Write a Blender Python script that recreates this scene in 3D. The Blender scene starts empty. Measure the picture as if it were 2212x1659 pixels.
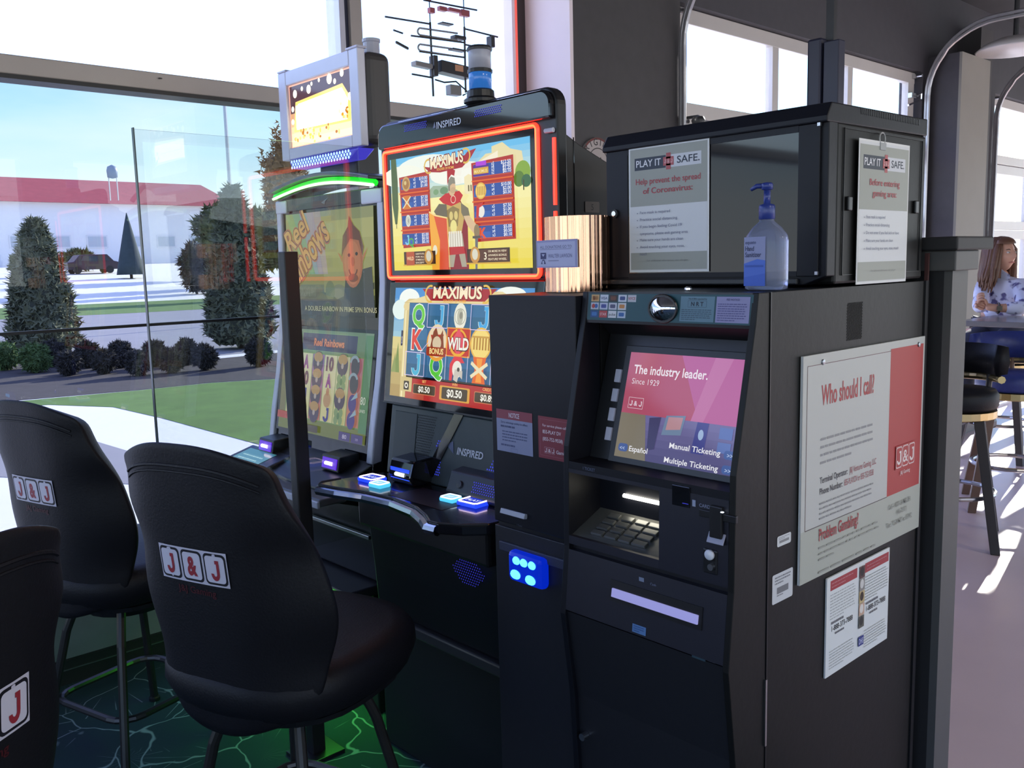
import bpy, bmesh, math, random
from mathutils import Vector, Matrix, noise
random.seed(7)
R = math.radians
sc = bpy.context.scene
col = sc.collection

# ------------------------------------------------------------------ camera
W, H, F = 2212, 1659, 1948.23
YAW, PIT, ROL = 0.8260, 0.13232, -0.02573
CAM = Vector((0, 0, 1.5))
fw = Vector((-math.sin(YAW)*math.cos(PIT), math.cos(YAW)*math.cos(PIT), -math.sin(PIT)))
rt = Vector((math.cos(YAW), math.sin(YAW), 0)); up = rt.cross(fw)
rt, up = math.cos(ROL)*rt + math.sin(ROL)*up, -math.sin(ROL)*rt + math.cos(ROL)*up
cam = bpy.data.objects.new('camera', bpy.data.cameras.new('camera')); col.objects.link(cam)
cam.data.sensor_fit = 'HORIZONTAL'; cam.data.sensor_width = 36; cam.data.lens = F/W*36
cam.data.clip_start = .02; cam.data.clip_end = 500
m4 = Matrix((rt, up, -fw)).transposed().to_4x4(); m4.translation = CAM
cam.matrix_world = m4
sc.camera = cam
def ray(x, y): return (x-W/2)*rt + (H/2-y)*up + F*fw
def onX(x, y, X): d = ray(x, y); return CAM + d*((X-CAM.x)/d.x)
def onY(x, y, Y): d = ray(x, y); return CAM + d*((Y-CAM.y)/d.y)
def onZ(x, y, Z): d = ray(x, y); return CAM + d*((Z-CAM.z)/d.z)

# ------------------------------------------------------------------ view, sky, sun
vs = sc.view_settings
vs.view_transform = 'Standard'; vs.look = 'None'; vs.exposure = 0.0; vs.gamma = 1.0; vs.use_curve_mapping = False
wd = bpy.data.worlds.new('sky'); sc.world = wd; wd.use_nodes = True
nt = wd.node_tree; nt.nodes.clear()
n_out = nt.nodes.new('ShaderNodeOutputWorld'); n_bg = nt.nodes.new('ShaderNodeBackground')
n_tc = nt.nodes.new('ShaderNodeTexCoord'); n_sx = nt.nodes.new('ShaderNodeSeparateXYZ')
n_rp = nt.nodes.new('ShaderNodeValToRGB'); n_no = nt.nodes.new('ShaderNodeTexNoise'); n_mx = nt.nodes.new('ShaderNodeMixRGB'); n_r2 = nt.nodes.new('ShaderNodeValToRGB')
nt.links.new(n_tc.outputs['Generated'], n_sx.inputs[0]); nt.links.new(n_sx.outputs['Z'], n_rp.inputs[0])
cr = n_rp.color_ramp; cr.elements[0].position = 0.0; cr.elements[0].color = (.95, .98, 1, 1)
cr.elements[1].position = .5; cr.elements[1].color = (.33, .45, 1.15, 1)
e = cr.elements.new(.06); e.color = (.86, .95, 1, 1)
e = cr.elements.new(.15); e.color = (.42, .74, 1, 1)
e = cr.elements.new(.28); e.color = (.37, .56, 1.2, 1)
n_mp = nt.nodes.new('ShaderNodeMapping'); n_mp.inputs['Scale'].default_value = (1, 1, 4)
nt.links.new(n_tc.outputs['Generated'], n_mp.inputs[0]); nt.links.new(n_mp.outputs[0], n_no.inputs['Vector'])
n_no.inputs['Scale'].default_value = 2.2; n_no.inputs['Detail'].default_value = 5
nt.links.new(n_no.outputs['Fac'], n_r2.inputs[0]); n_r2.color_ramp.elements[0].position = .48; n_r2.color_ramp.elements[1].position = .75
n_r2.color_ramp.elements[1].color = (.55, .55, .55, 1)
n_mx.inputs[2].default_value = (1, 1, 1, 1)
nt.links.new(n_r2.outputs[0], n_mx.inputs[0]); nt.links.new(n_rp.outputs[0], n_mx.inputs[1])
nt.links.new(n_mx.outputs[0], n_bg.inputs[0]); nt.links.new(n_bg.outputs[0], n_out.inputs[0])
n_bg.inputs[1].default_value = 2.9
sun = bpy.data.objects.new('sun', bpy.data.lights.new('sun', 'SUN')); col.objects.link(sun)
sun.data.energy = 17.0; sun.data.color = (1, .95, .86); sun.data.angle = R(.6)
SUND = Vector((-.22, .92, .34)).normalized()
sun.rotation_euler = SUND.to_track_quat('Z', 'Y').to_euler()
sun.location = SUND*40

# ------------------------------------------------------------------ helpers
def C(h):
    h = h.lstrip('#'); v = [int(h[i:i+2], 16)/255 for i in (0, 2, 4)]
    return tuple(x/12.92 if x <= .04045 else ((x+.055)/1.055)**2.4 for x in v)
def srgb(*v): return C('%02x%02x%02x' % v)
MATS = {}
def M(name, color=(.5, .5, .5), rough=.5, metal=0, emit=None, es=1, noise_s=0, noise_a=.15, bump=0, spec=.5, trans=0, coat=0):
    if name in MATS: return MATS[name]
    m = bpy.data.materials.new(name); m.use_nodes = True; MATS[name] = m
    nt = m.node_tree; b = nt.nodes['Principled BSDF']
    b.inputs['Base Color'].default_value = (*color, 1); b.inputs['Roughness'].default_value = rough
    b.inputs['Metallic'].default_value = metal; b.inputs['Specular IOR Level'].default_value = spec
    b.inputs['Coat Weight'].default_value = coat
    if emit: b.inputs['Emission Color'].default_value = (*emit, 1); b.inputs['Emission Strength'].default_value = es
    if noise_s:
        tc = nt.nodes.new('ShaderNodeTexCoord'); no = nt.nodes.new('ShaderNodeTexNoise'); no.inputs['Scale'].default_value = noise_s; no.inputs['Detail'].default_value = 4
        nt.links.new(tc.outputs['Object'], no.inputs['Vector'])
        mx = nt.nodes.new('ShaderNodeMixRGB'); nt.links.new(no.outputs['Fac'], mx.inputs[0])
        mx.inputs[1].default_value = (*[c*(1-noise_a) for c in color], 1); mx.inputs[2].default_value = (*[min(1, c*(1+noise_a)) for c in color], 1)
        nt.links.new(mx.outputs[0], b.inputs['Base Color'])
        if bump:
            bp = nt.nodes.new('ShaderNodeBump'); bp.inputs['Strength'].default_value = bump; bp.inputs['Distance'].default_value = .002
            nt.links.new(no.outputs['Fac'], bp.inputs['Height']); nt.links.new(bp.outputs[0], b.inputs['Normal'])
    return m
def glass(name, tint, f0=.04, rough=0.0):
    if name in MATS: return MATS[name]
    m = bpy.data.materials.new(name); m.use_nodes = True; MATS[name] = m
    nt = m.node_tree; nt.nodes.clear()
    o = nt.nodes.new('ShaderNodeOutputMaterial'); mix = nt.nodes.new('ShaderNodeMixShader')
    t = nt.nodes.new('ShaderNodeBsdfTransparent'); t.inputs[0].default_value = (*tint, 1)
    g = nt.nodes.new('ShaderNodeBsdfGlossy'); g.inputs['Roughness'].default_value = rough
    lw = nt.nodes.new('ShaderNodeLayerWeight'); lw.inputs[0].default_value = .5
    pw = nt.nodes.new('ShaderNodeMath'); pw.operation = 'POWER'; pw.inputs[1].default_value = 5
    ma = nt.nodes.new('ShaderNodeMath'); ma.operation = 'MULTIPLY_ADD'; ma.inputs[1].default_value = 1-f0; ma.inputs[2].default_value = f0
    nt.links.new(lw.outputs['Facing'], pw.inputs[0]); nt.links.new(pw.outputs[0], ma.inputs[0]); nt.links.new(ma.outputs[0], mix.inputs[0])
    nt.links.new(t.outputs[0], mix.inputs[1]); nt.links.new(g.outputs[0], mix.inputs[2]); nt.links.new(mix.outputs[0], o.inputs[0])
    return m
def attr_mat(name, emit=0, rough=.55, coat=0):
    if name in MATS: return MATS[name]
    m = bpy.data.materials.new(name); m.use_nodes = True; MATS[name] = m
    nt = m.node_tree; b = nt.nodes['Principled BSDF']; a = nt.nodes.new('ShaderNodeVertexColor'); a.layer_name = 'Col'
    if emit:
        b.inputs['Base Color'].default_value = (.004, .004, .005, 1)
        nt.links.new(a.outputs[0], b.inputs['Emission Color']); b.inputs['Emission Strength'].default_value = emit
    else: nt.links.new(a.outputs[0], b.inputs['Base Color'])
    b.inputs['Roughness'].default_value = rough; b.inputs['Coat Weight'].default_value = coat
    return m

class MB:
    """collects geometry; build() links it as one mesh object"""
    def __init__(s): s.v = []; s.f = []
    def add(s, v, f):
        o = len(s.v); s.v += [tuple(p) for p in v]; s.f += [tuple(i+o for i in q) for q in f]; return s
    def box(s, x0, x1, y0, y1, z0, z1):
        return s.add([(x0,y0,z0),(x1,y0,z0),(x1,y1,z0),(x0,y1,z0),(x0,y0,z1),(x1,y0,z1),(x1,y1,z1),(x0,y1,z1)],
                     [(3,2,1,0),(4,5,6,7),(0,1,5,4),(1,2,6,5),(2,3,7,6),(3,0,4,7)])
    def obox(s, c, ax, ay, az):
        c = Vector(c); ax, ay, az = Vector(ax), Vector(ay), Vector(az)
        v = [c+sx*ax+sy*ay+sz*az for sz in (-1,1) for sx, sy in ((-1,-1),(1,-1),(1,1),(-1,1))]
        return s.add(v, [(3,2,1,0),(4,5,6,7),(0,1,5,4),(1,2,6,5),(2,3,7,6),(3,0,4,7)])
    def prism(s, poly, a, b, axis='x'):
        # poly of 2-D points (y,z) for axis x, (x,z) for y, (x,y) for z
        n = len(poly)
        def P(p, t): return {'x': (t, p[0], p[1]), 'y': (p[0], t, p[1]), 'z': (p[0], p[1], t)}[axis]
        return s.add([P(p, a) for p in poly]+[P(p, b) for p in poly], [tuple(range(n-1, -1, -1)), tuple(range(n, 2*n))]+[(i, (i+1) % n, n+(i+1) % n, n+i) for i in range(n)])
    def tube(s, pts, r, n=8, closed=False, cap=True):
        pts = [Vector(p) for p in pts]; m = len(pts); rs = r if isinstance(r, (list, tuple)) else [r]*m
        rings = []; ref = None
        for i, p in enumerate(pts):
            a = pts[(i-1) % m] if closed or i > 0 else p; b = pts[(i+1) % m] if closed or i < m-1 else p
            t = (b-a).normalized()
            if ref is None: ref = Vector((0,0,1)) if abs(t.z) < .9 else Vector((1,0,0))
            u = (ref - t*ref.dot(t)).normalized(); ref = u; w = t.cross(u)
            rings.append([p+rs[i]*(math.cos(2*math.pi*k/n)*u+math.sin(2*math.pi*k/n)*w) for k in range(n)])
        v = [q for g in rings for q in g]; f = []
        for i in range(m if closed else m-1):
            j = (i+1) % m
            for k in range(n): f.append((i*n+k, i*n+(k+1) % n, j*n+(k+1) % n, j*n+k))
        if cap and not closed: f += [tuple(range(n-1, -1, -1)), tuple((m-1)*n+k for k in range(n))]
        return s.add(v, f)
    def lathe(s, prof, c=(0,0,0), n=24, sx=1, sy=1, p=2):
        c = Vector(c); v = []; f = []; m = len(prof)
        for r, z in prof:
            for k in range(n):
                a = 2*math.pi*k/n; ca, sa = math.cos(a), math.sin(a)
                if p != 2:
                    q = (abs(ca)**p+abs(sa)**p)**(-1/p); ca *= q; sa *= q
                v.append(c+Vector((r*ca*sx, r*sa*sy, z)))
        for i in range(m-1):
            for k in range(n): f.append((i*n+k, i*n+(k+1) % n, (i+1)*n+(k+1) % n, (i+1)*n+k))
        f += [tuple(range(n-1, -1, -1)), tuple((m-1)*n+k for k in range(n))]
        return s.add(v, f)
    def grid(s, fn, nu, nv):
        v = [fn(i/nu, j/nv) for j in range(nv+1) for i in range(nu+1)]
        return s.add(v, [(j*(nu+1)+i, j*(nu+1)+i+1, (j+1)*(nu+1)+i+1, (j+1)*(nu+1)+i) for j in range(nv) for i in range(nu)])
    def build(s, name, mat, parent=None, bevel=0, smooth=False, subsurf=0, local=False, seg=2, kind=None):
        off = Vector((0,0,0))
        if parent is not None and not local:
            q = parent
            while q.parent: q = q.parent
            off = q.location
        me = bpy.data.meshes.new(name); me.from_pydata([(x-off.x, y-off.y, z-off.z) for x, y, z in s.v], [], s.f); me.update()
        bm = bmesh.new(); bm.from_mesh(me); bmesh.ops.recalc_face_normals(bm, faces=bm.faces); bm.to_mesh(me); bm.free()
        if smooth: me.polygons.foreach_set('use_smooth', [True]*len(me.polygons))
        me.materials.append(mat)
        o = bpy.data.objects.new(name, me); col.objects.link(o)
        if parent is not None: o.parent = parent
        if bevel:
            b = o.modifiers.new('bevel', 'BEVEL'); b.width = bevel; b.segments = seg; b.limit_method = 'ANGLE'; b.angle_limit = R(35)
        if subsurf:
            b = o.modifiers.new('subsurf', 'SUBSURF'); b.levels = subsurf; b.render_levels = subsurf
        if kind: o['kind'] = kind
        return o
def bx(name, b, mat, parent=None, bevel=0, **k): return MB().box(*b).build(name, mat, parent, bevel, **k)
def tag(o, label, cat=None, group=None, kind=None):
    o['label'] = label
    if cat: o['category'] = cat
    if group: o['group'] = group
    if kind: o['kind'] = kind
    return o
def thing(name, label, cat, loc=(0,0,0), rotz=0, group=None):
    o = bpy.data.objects.new(name, None); col.objects.link(o); o.location = loc; o.rotation_euler = (0,0,rotz); o.empty_display_size = .1
    return tag(o, label, cat, group)
def struct(o, label): o['kind'] = 'structure'; o['label'] = label; return o
def copy_tree(o, parent=None):
    c = o.copy(); col.objects.link(c); c.parent = parent
    for ch in list(o.children): copy_tree(ch, c)
    return c

# ---- flat print: coloured shapes and lettering laid on a plane
_gl = {}
def glyphs(txt, bold=0.0, shear=0.0):
    k = (txt, bold, shear)
    if k in _gl: return _gl[k]
    if txt == 'J':
        w = .13+bold; v = []; f = []
        def q(*p): o = len(v); v.extend(p); f.append(tuple(range(o, o+len(p))))
        q((.36-w/2, .19), (.36+w/2, .19), (.36+w/2, .70), (.36-w/2, .70)); q((.20, .70-w*.8), (.36-w/2, .70-w*.8), (.36-w/2, .70), (.20, .70))
        r = .19
        for i in range(8):
            a, b = -math.pi*i/8, -math.pi*(i+1)/8; c0 = .36-r
            q((c0+(r-w/2)*math.cos(a), .19+(r-w/2)*math.sin(a)), (c0+(r+w/2)*math.cos(a), .19+(r+w/2)*math.sin(a)), (c0+(r+w/2)*math.cos(b), .19+(r+w/2)*math.sin(b)), (c0+(r-w/2)*math.cos(b), .19+(r-w/2)*math.sin(b)))
        x0 = min(p[0] for p in v); v = [(x-x0, y) for x, y in v]; _gl[k] = (v, f, max(p[0] for p in v)); return _gl[k]
    cu = bpy.data.curves.new('t', 'FONT'); cu.body = txt; cu.size = 1; cu.offset = bold; cu.shear = shear; cu.resolution_u = 3
    ob = bpy.data.objects.new('t', cu); col.objects.link(ob)
    dg = bpy.context.evaluated_depsgraph_get()
    me = bpy.data.meshes.new_from_object(ob.evaluated_get(dg))
    v = [(p.co.x, p.co.y) for p in me.vertices]; f = [tuple(p.vertices) for p in me.polygons]
    bpy.data.objects.remove(ob); bpy.data.curves.remove(cu); bpy.data.meshes.remove(me)
    x0 = min([p[0] for p in v], default=0); x1 = max([p[0] for p in v], default=1)
    v = [(x-x0, y) for x, y in v]
    _gl[k] = (v, f, x1-x0); return _gl[k]
CAPH = .70
class Art:
    """u to the right and v up, both in metres from P0 (lower left)"""
    def __init__(s, P0, ux=(1,0,0), uy=(0,0,1), w=1, h=1, lift=.0006, warp=None, step=.00012):
        s.P0 = Vector(P0); s.ux = Vector(ux).normalized(); s.uy = Vector(uy).normalized(); s.n = s.ux.cross(s.uy)
        s.w, s.h = w, h; s.L = 0; s.lift = lift; s.step = step; s.v = []; s.f = []; s.c = []; s.warp = warp
    def _add(s, pts, faces, colr, up=1):
        s.L += up; o = len(s.v); d = s.lift + s.step*s.L
        for x, y in pts:
            s.v.append(s.warp(x, y, d) if s.warp else s.P0+s.ux*x+s.uy*y+s.n*d)
        for q in faces: s.f.append(tuple(i+o for i in q)); s.c.append(colr)
    def _c(s, c): return C(c) if isinstance(c, str) else c
    def rect(s, x0, y0, x1, y1, c, up=1):
        s._add([(x0*s.w,y0*s.h),(x1*s.w,y0*s.h),(x1*s.w,y1*s.h),(x0*s.w,y1*s.h)], [(0,1,2,3)], s._c(c), up); return s
    def grad(s, x0, y0, x1, y1, c0, c1, n=8, up=1):
        a, b = s._c(c0), s._c(c1)
        for i in range(n):
            t = (i+.5)/n
            s.rect(x0, y0+(y1-y0)*i/n, x1, y0+(y1-y0)*(i+1)/n, tuple(p*(1-t)+q*t for p, q in zip(a, b)), up if i == 0 else 0)
    def rrect(s, x0, y0, x1, y1, r, c, up=1):
        X0, Y0, X1, Y1 = x0*s.w, y0*s.h, x1*s.w, y1*s.h; p = []
        for cx, cy, a0 in ((X1-r, Y1-r, 0), (X0+r, Y1-r, 90), (X0+r, Y0+r, 180), (X1-r, Y0+r, 270)):
            for k in range(5): a = R(a0+22.5*k); p.append((cx+r*math.cos(a), cy+r*math.sin(a)))
        s._add(p, [tuple(range(len(p)))], s._c(c), up); return s
    def poly(s, pts, c, up=1):
        s._add([(x*s.w, y*s.h) for x, y in pts], [tuple(range(len(pts)))], s._c(c), up); return s
    def ell(s, cx, cy, rx, ry, c, n=20, up=1, a0=0, a1=360):
        p = [(cx*s.w+rx*math.cos(R(a0+(a1-a0)*k/n)), cy*s.h+ry*math.sin(R(a0+(a1-a0)*k/n))) for k in range(n if a1-a0 == 360 else n+1)]
        s._add(p, [tuple(range(len(p)))], s._c(c), up); return s
    def ring(s, cx, cy, r0, r1, c, n=28, a0=0, a1=360, up=1):
        p = []; f = []
        for k in range(n+1):
            a = R(a0+(a1-a0)*k/n); ca, sa = math.cos(a), math.sin(a)
            p += [(cx*s.w+r0*ca, cy*s.h+r0*sa), (cx*s.w+r1*ca, cy*s.h+r1*sa)]
            if k < n: f.append((2*k, 2*k+1, 2*k+3, 2*k+2))
        s._add(p, f, s._c(c), up); return s
    def line(s, pts, wd, c, up=1):
        for i in range(len(pts)-1):
            a = Vector((pts[i][0]*s.w, pts[i][1]*s.h)); b = Vector((pts[i+1][0]*s.w, pts[i+1][1]*s.h)); d = (b-a).normalized(); q = Vector((-d.y, d.x))*wd/2
            s._add([a-q, b-q, b+q, a+q], [(0,1,2,3)], s._c(c), up if i == 0 else 0)
        return s
    def frame(s, x0, y0, x1, y1, wd, c): return s.line([(x0,y0),(x1,y0),(x1,y1),(x0,y1),(x0,y0)], wd, c)
    def text(s, t, x, y, h, c, align='l', width=None, bold=.012, shear=0, sxy=1, rot=0, up=1):
        """h = cap height in metres, (x,y) baseline anchor in 0..1, width in metres to squeeze into"""
        v, f, w = glyphs(t, bold, shear); k = h/CAPH; kx = k*sxy if not width else width/max(w, 1e-6)
        ox = {'l': 0, 'c': -w*kx/2, 'r': -w*kx}[align]; cr_, sr_ = math.cos(R(rot)), math.sin(R(rot))
        p = []
        for a, b in v:
            a = a*kx+ox; b = b*k; p.append((x*s.w+a*cr_-b*sr_, y*s.h+a*sr_+b*cr_))
        s._add(p, f, s._c(c), up); return s
    def para(s, x0, y0, x1, y1, n, c, th=.45, seed=1, last=.6):
        rr = random.Random(seed); dy = (y1-y0)/n
        for i in range(n):
            y = y1-(i+.5)*dy; x = x0; e = x1 if i < n-1 else x0+(x1-x0)*last
            e -= (x1-x0)*rr.uniform(0, .08)
            while x < e-.01:
                wl = rr.uniform(.04, .13)*(x1-x0); s.rect(x, y-dy*th/2, min(e, x+wl), y+dy*th/2, c, 1 if (i == 0 and x == x0) else 0); x += wl+.018*(x1-x0)
        return s
    def build(s, name, mat, parent=None, local=False, label=None):
        off = Vector((0,0,0))
        if parent is not None and not local:
            q = parent
            while q.parent: q = q.parent
            off = q.location
        me = bpy.data.meshes.new(name); me.from_pydata([tuple(Vector(p)-off) for p in s.v], [], s.f); me.update()
        ca = me.color_attributes.new('Col', 'FLOAT_COLOR', 'CORNER')
        buf = []
        for p, cc in zip(me.polygons, s.c): buf += [*cc, 1]*p.loop_total
        ca.data.foreach_set('color', buf)
        me.materials.append(mat)
        o = bpy.data.objects.new(name, me); col.objects.link(o)
        if parent is not None: o.parent = parent
        if label: o['label'] = label
        return o
PRINT = attr_mat('print', 0, .5); SCREEN = attr_mat('lit_screen', 1.0, .12); SCREENHI = attr_mat('bright_screen', 1.6, .12)
SCREENLO = attr_mat('dim_screen', .84, .1)

# ------------------------------------------------------------------ materials
POWDER = M('grey_powder_coat', (.010, .0098, .0094), .44, spec=.24, noise_s=60, noise_a=.12, bump=.15)
POWDER2 = M('charcoal_powder_coat', (.008, .0085, .013), .44, spec=.28, noise_s=60, noise_a=.12, bump=.12)
BLACK = M('black_plastic', (.012, .012, .014), .35, noise_s=30, noise_a=.2)
GLOSSB = M('gloss_black', (.008, .008, .01), .08, coat=.5, noise_s=4, noise_a=.1)
DARKG = M('dark_grey_plastic', (.035, .037, .042), .4, noise_s=25)
SILVER = M('silver_plastic', (.62, .62, .72), .35, metal=.15, noise_s=12, noise_a=.06)
CHROME = M('chrome', (.75, .76, .78), .12, metal=1, noise_s=8, noise_a=.05)
STEEL = M('steel', (.5, .5, .52), .3, metal=1, noise_s=20, noise_a=.1)
VINYL = M('black_vinyl', (.008, .008, .011), .52, spec=.28, noise_s=180, noise_a=.25, bump=.35)
PAPER = M('white_paper', (.80, .80, .80), .7, noise_s=30, noise_a=.03)
ALU = M('anodised_aluminium', (.42, .38, .36), .45, metal=.35, noise_s=8, noise_a=.05)
def led(name, c, s): return M(name, (.02, .02, .02), .3, emit=c, es=s)
LED_B = led('blue_led', (.04, .12, 1), 6); LED_C = led('cyan_led', (.25, .75, 1), 3); LED_R = led('red_led', (1, .022, .010), 4.5); LED_R2 = led('orange_red_led', (1, .12, .03), 4.0)
LED_G = led('green_led', (.15, 1, .12), 4); LED_GW = led('pale_green_led', (.65, 1, .55), 2.2); LED_V = led('violet_led', (.30, .05, 1), 2.0); LED_W = led('white_led', (1, .95, .82), 5); LED_P = led('pink_white_led', (1, .75, 1), 3)
LED_WB = led('white_blue_led', (.75, .85, 1), 1.6)
DIMB = M('dim_blue_lens', (.01, .012, .08), .4, emit=(.05, .05, .75), es=.8)

# ================================================================== THE ROOM
WALLD = M('dark_wall_paint', (.062, .058, .062), .6, noise_s=14, noise_a=.15, bump=.1)
WALLL = M('pale_reveal_paint', (.95, .84, .90), .6, noise_s=5, noise_a=.04)
CEIL = M('dark_ceiling', (.040, .038, .045), .7, noise_s=3, noise_a=.3)
LOWW = M('low_wall_panel', (.20, .20, .20), .55, noise_s=10)
BASEB = M('black_baseboard', (.012, .012, .012), .5, noise_s=20)
XW, XG = -3.5, -3.14          # window plane, garage-door wall plane
# carpet: dark teal with bright crackle and star-burst lines
def carpet():
    m = bpy.data.materials.new('carpet'); m.use_nodes = True; nt = m.node_tree; b = nt.nodes['Principled BSDF']; L = nt.links.new
    tc = nt.nodes.new('ShaderNodeTexCoord'); no = nt.nodes.new('ShaderNodeTexNoise'); no.inputs['Scale'].default_value = 3.0; no.inputs['Detail'].default_value = 3
    L(tc.outputs['Object'], no.inputs['Vector'])
    ad = nt.nodes.new('ShaderNodeMixRGB'); ad.blend_type = 'ADD'; ad.inputs[0].default_value = .22; L(tc.outputs['Object'], ad.inputs[1]); L(no.outputs['Color'], ad.inputs[2])
    vo = nt.nodes.new('ShaderNodeTexVoronoi'); vo.feature = 'DISTANCE_TO_EDGE'; vo.inputs['Scale'].default_value = 3.2; L(ad.outputs[0], vo.inputs['Vector'])
    vo2 = nt.nodes.new('ShaderNodeTexVoronoi'); vo2.feature = 'F1'; vo2.inputs['Scale'].default_value = 2.6; L(tc.outputs['Object'], vo2.inputs['Vector'])
    r1 = nt.nodes.new('ShaderNodeValToRGB'); r1.color_ramp.elements[0].position = .004; r1.color_ramp.elements[0].color = (1,1,1,1); r1.color_ramp.elements[1].position = .011; r1.color_ramp.elements[1].color = (0,0,0,1); L(vo.outputs['Distance'], r1.inputs[0])
    r2 = nt.nodes.new('ShaderNodeValToRGB'); r2.color_ramp.elements[0].position = .05; r2.color_ramp.elements[0].color = (.7,.7,.7,1); r2.color_ramp.elements[1].position = .085; r2.color_ramp.elements[1].color = (0,0,0,1); L(vo2.outputs['Distance'], r2.inputs[0])
    # rays round every burst centre
    sb = nt.nodes.new('ShaderNodeVectorMath'); sb.operation = 'SUBTRACT'; mu = nt.nodes.new('ShaderNodeVectorMath'); mu.operation = 'SCALE'; mu.inputs['Scale'].default_value = 1.0
    L(tc.outputs['Object'], sb.inputs[0]); L(vo2.outputs['Position'], sb.inputs[1])
    sx = nt.nodes.new('ShaderNodeSeparateXYZ'); L(sb.outputs[0], sx.inputs[0])
    at = nt.nodes.new('ShaderNodeMath'); at.operation = 'ARCTAN2'; L(sx.outputs['Y'], at.inputs[0]); L(sx.outputs['X'], at.inputs[1])
    m1 = nt.nodes.new('ShaderNodeMath'); m1.operation = 'MULTIPLY'; m1.inputs[1].default_value = 17.0; L(at.outputs[0], m1.inputs[0])
    sn = nt.nodes.new('ShaderNodeMath'); sn.operation = 'SINE'; L(m1.outputs[0], sn.inputs[0])
    r3 = nt.nodes.new('ShaderNodeValToRGB'); r3.color_ramp.elements[0].position = .985; r3.color_ramp.elements[0].color = (0,0,0,1); r3.color_ramp.elements[1].position = .999; r3.color_ramp.elements[1].color = (.8,.8,.8,1); L(sn.outputs[0], r3.inputs[0])
    n3 = nt.nodes.new('ShaderNodeTexNoise'); n3.inputs['Scale'].default_value = 4; L(tc.outputs['Object'], n3.inputs['Vector'])
    r4 = nt.nodes.new('ShaderNodeValToRGB'); r4.color_ramp.elements[0].position = .5; r4.color_ramp.elements[1].position = .6; L(n3.outputs['Fac'], r4.inputs[0])
    mm = nt.nodes.new('ShaderNodeMixRGB'); mm.blend_type = 'MULTIPLY'; mm.inputs[0].default_value = 1; L(r3.outputs[0], mm.inputs[1]); L(r4.outputs[0], mm.inputs[2])
    a1 = nt.nodes.new('ShaderNodeMixRGB'); a1.blend_type = 'LIGHTEN'; a1.inputs[0].default_value = 1; L(r1.outputs[0], a1.inputs[1]); L(mm.outputs[0], a1.inputs[2])
    a2 = nt.nodes.new('ShaderNodeMixRGB'); a2.blend_type = 'LIGHTEN'; a2.inputs[0].default_value = 1; L(a1.outputs[0], a2.inputs[1]); L(r2.outputs[0], a2.inputs[2])
    bs = nt.nodes.new('ShaderNodeMixRGB'); bs.inputs[1].default_value = (.008, .024, .040, 1); bs.inputs[2].default_value = (.013, .045, .042, 1); L(n3.outputs['Fac'], bs.inputs[0])
    fin = nt.nodes.new('ShaderNodeMixRGB'); fin.inputs[2].default_value = (.24, .30, .30, 1); L(a2.outputs[0], fin.inputs[0]); L(bs.outputs[0], fin.inputs[1]); L(fin.outputs[0], b.inputs['Base Color'])
    b.inputs['Roughness'].default_value = .9
    return m
CONC = M('polished_concrete', (.66, .50, .47), .30, noise_s=1.6, noise_a=.16, bump=.05)
floor = bx('floor', (XW, 5, -5, 2.2, -.1, 0), carpet()); struct(floor, 'dark teal patterned carpet floor with pale crackle lines')
fl2 = bx('floor', (XG-.2, 5, 2.2, 13, -.1, 0), CONC); struct(fl2, 'polished pinkish grey concrete floor of the dining area')
struct(bx('ceiling', (XW-.2, 5, -5, 13, 3.55, 3.7), CEIL), 'dark painted ceiling')
# low wall under the tall window
struct(bx('wall_left', (XW-.12, XW+.02, -5, 3.3, 0, .40), LOWW), 'low wall below the tall tinted window')
bb = bx('baseboard_left', (XW+.02, XW+.04, -5, 3.3, 0, .09), BASEB); struct(bb, 'black baseboard under the window')
struct(bx('trim_1', (XW+.04, XW+.043, -5, 3.3, .055, .059), STEEL), 'thin metal line along the black baseboard')
struct(bx('wall_left', (XW-.12, XW+.02, -5, 3.3, 3.1, 3.55), WALLD), 'dark wall strip above the tall window')
# reveal beside the window and the dark wall with garage doors
WALLH = M('darker_wall_tone', (.056, .053, .064), .65, noise_s=14, noise_a=.15)  # darker copy of the wall colour, around the garage doors and on the column
def wall_box(b, label, mat=WALLD, name='wall_left'): return struct(bx(name, b, mat), label)
wall_box((XW-.2, XG, 3.337, 3.36, 0, 3.55), 'pale window reveal lit by daylight', WALLL, 'wall_reveal')
wall_box((XG-.18, XG, 3.36, 4.22, 0, 3.55), 'dark wall between the window and the first garage door')
wall_box((XG-.18, XG, 4.22, 7.33, 2.9, 3.55), 'dark wall above the first garage door', WALLH)
wall_box((XG-.18, XG, 7.33, 8.85, 0, 3.55), 'dark wall between the garage doors', WALLH)
wall_box((XG-.18, XG, 8.85, 12.2, 2.9, 3.55), 'dark wall above the second garage door', WALLH)
wall_box((XG-.18, XG, 12.2, 13, 0, 3.55), 'dark wall past the second garage door')
wall_box((XG-.2, 5, 13, 13.2, 0, .3), 'dark far wall below the end windows', WALLD, 'wall_back')
wall_box((XG-.2, 5, 13, 13.2, 2.9, 3.55), 'dark far wall above the end windows', WALLD, 'wall_back')
for i, x_ in enumerate((XG-.2, -.6, 2.0, 4.85)): wall_box((x_, x_+.15, 13, 13.2, .3, 2.9), 'dark pier of the far wall, %s from the garage doors' % ('first', 'second', 'third', 'fourth')[i], WALLD, 'wall_back')
wall_box((XW-.2, 5, -5.2, -5, 0, .9), 'dark wall below the added window openings behind the viewer', WALLD, 'wall_front')  # unseen wall, openings added to let blue sky light onto the fronts
wall_box((XW-.2, 5, -5.2, -5, 3.0, 3.55), 'dark wall above the added window openings behind the viewer', WALLD, 'wall_front')
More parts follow.
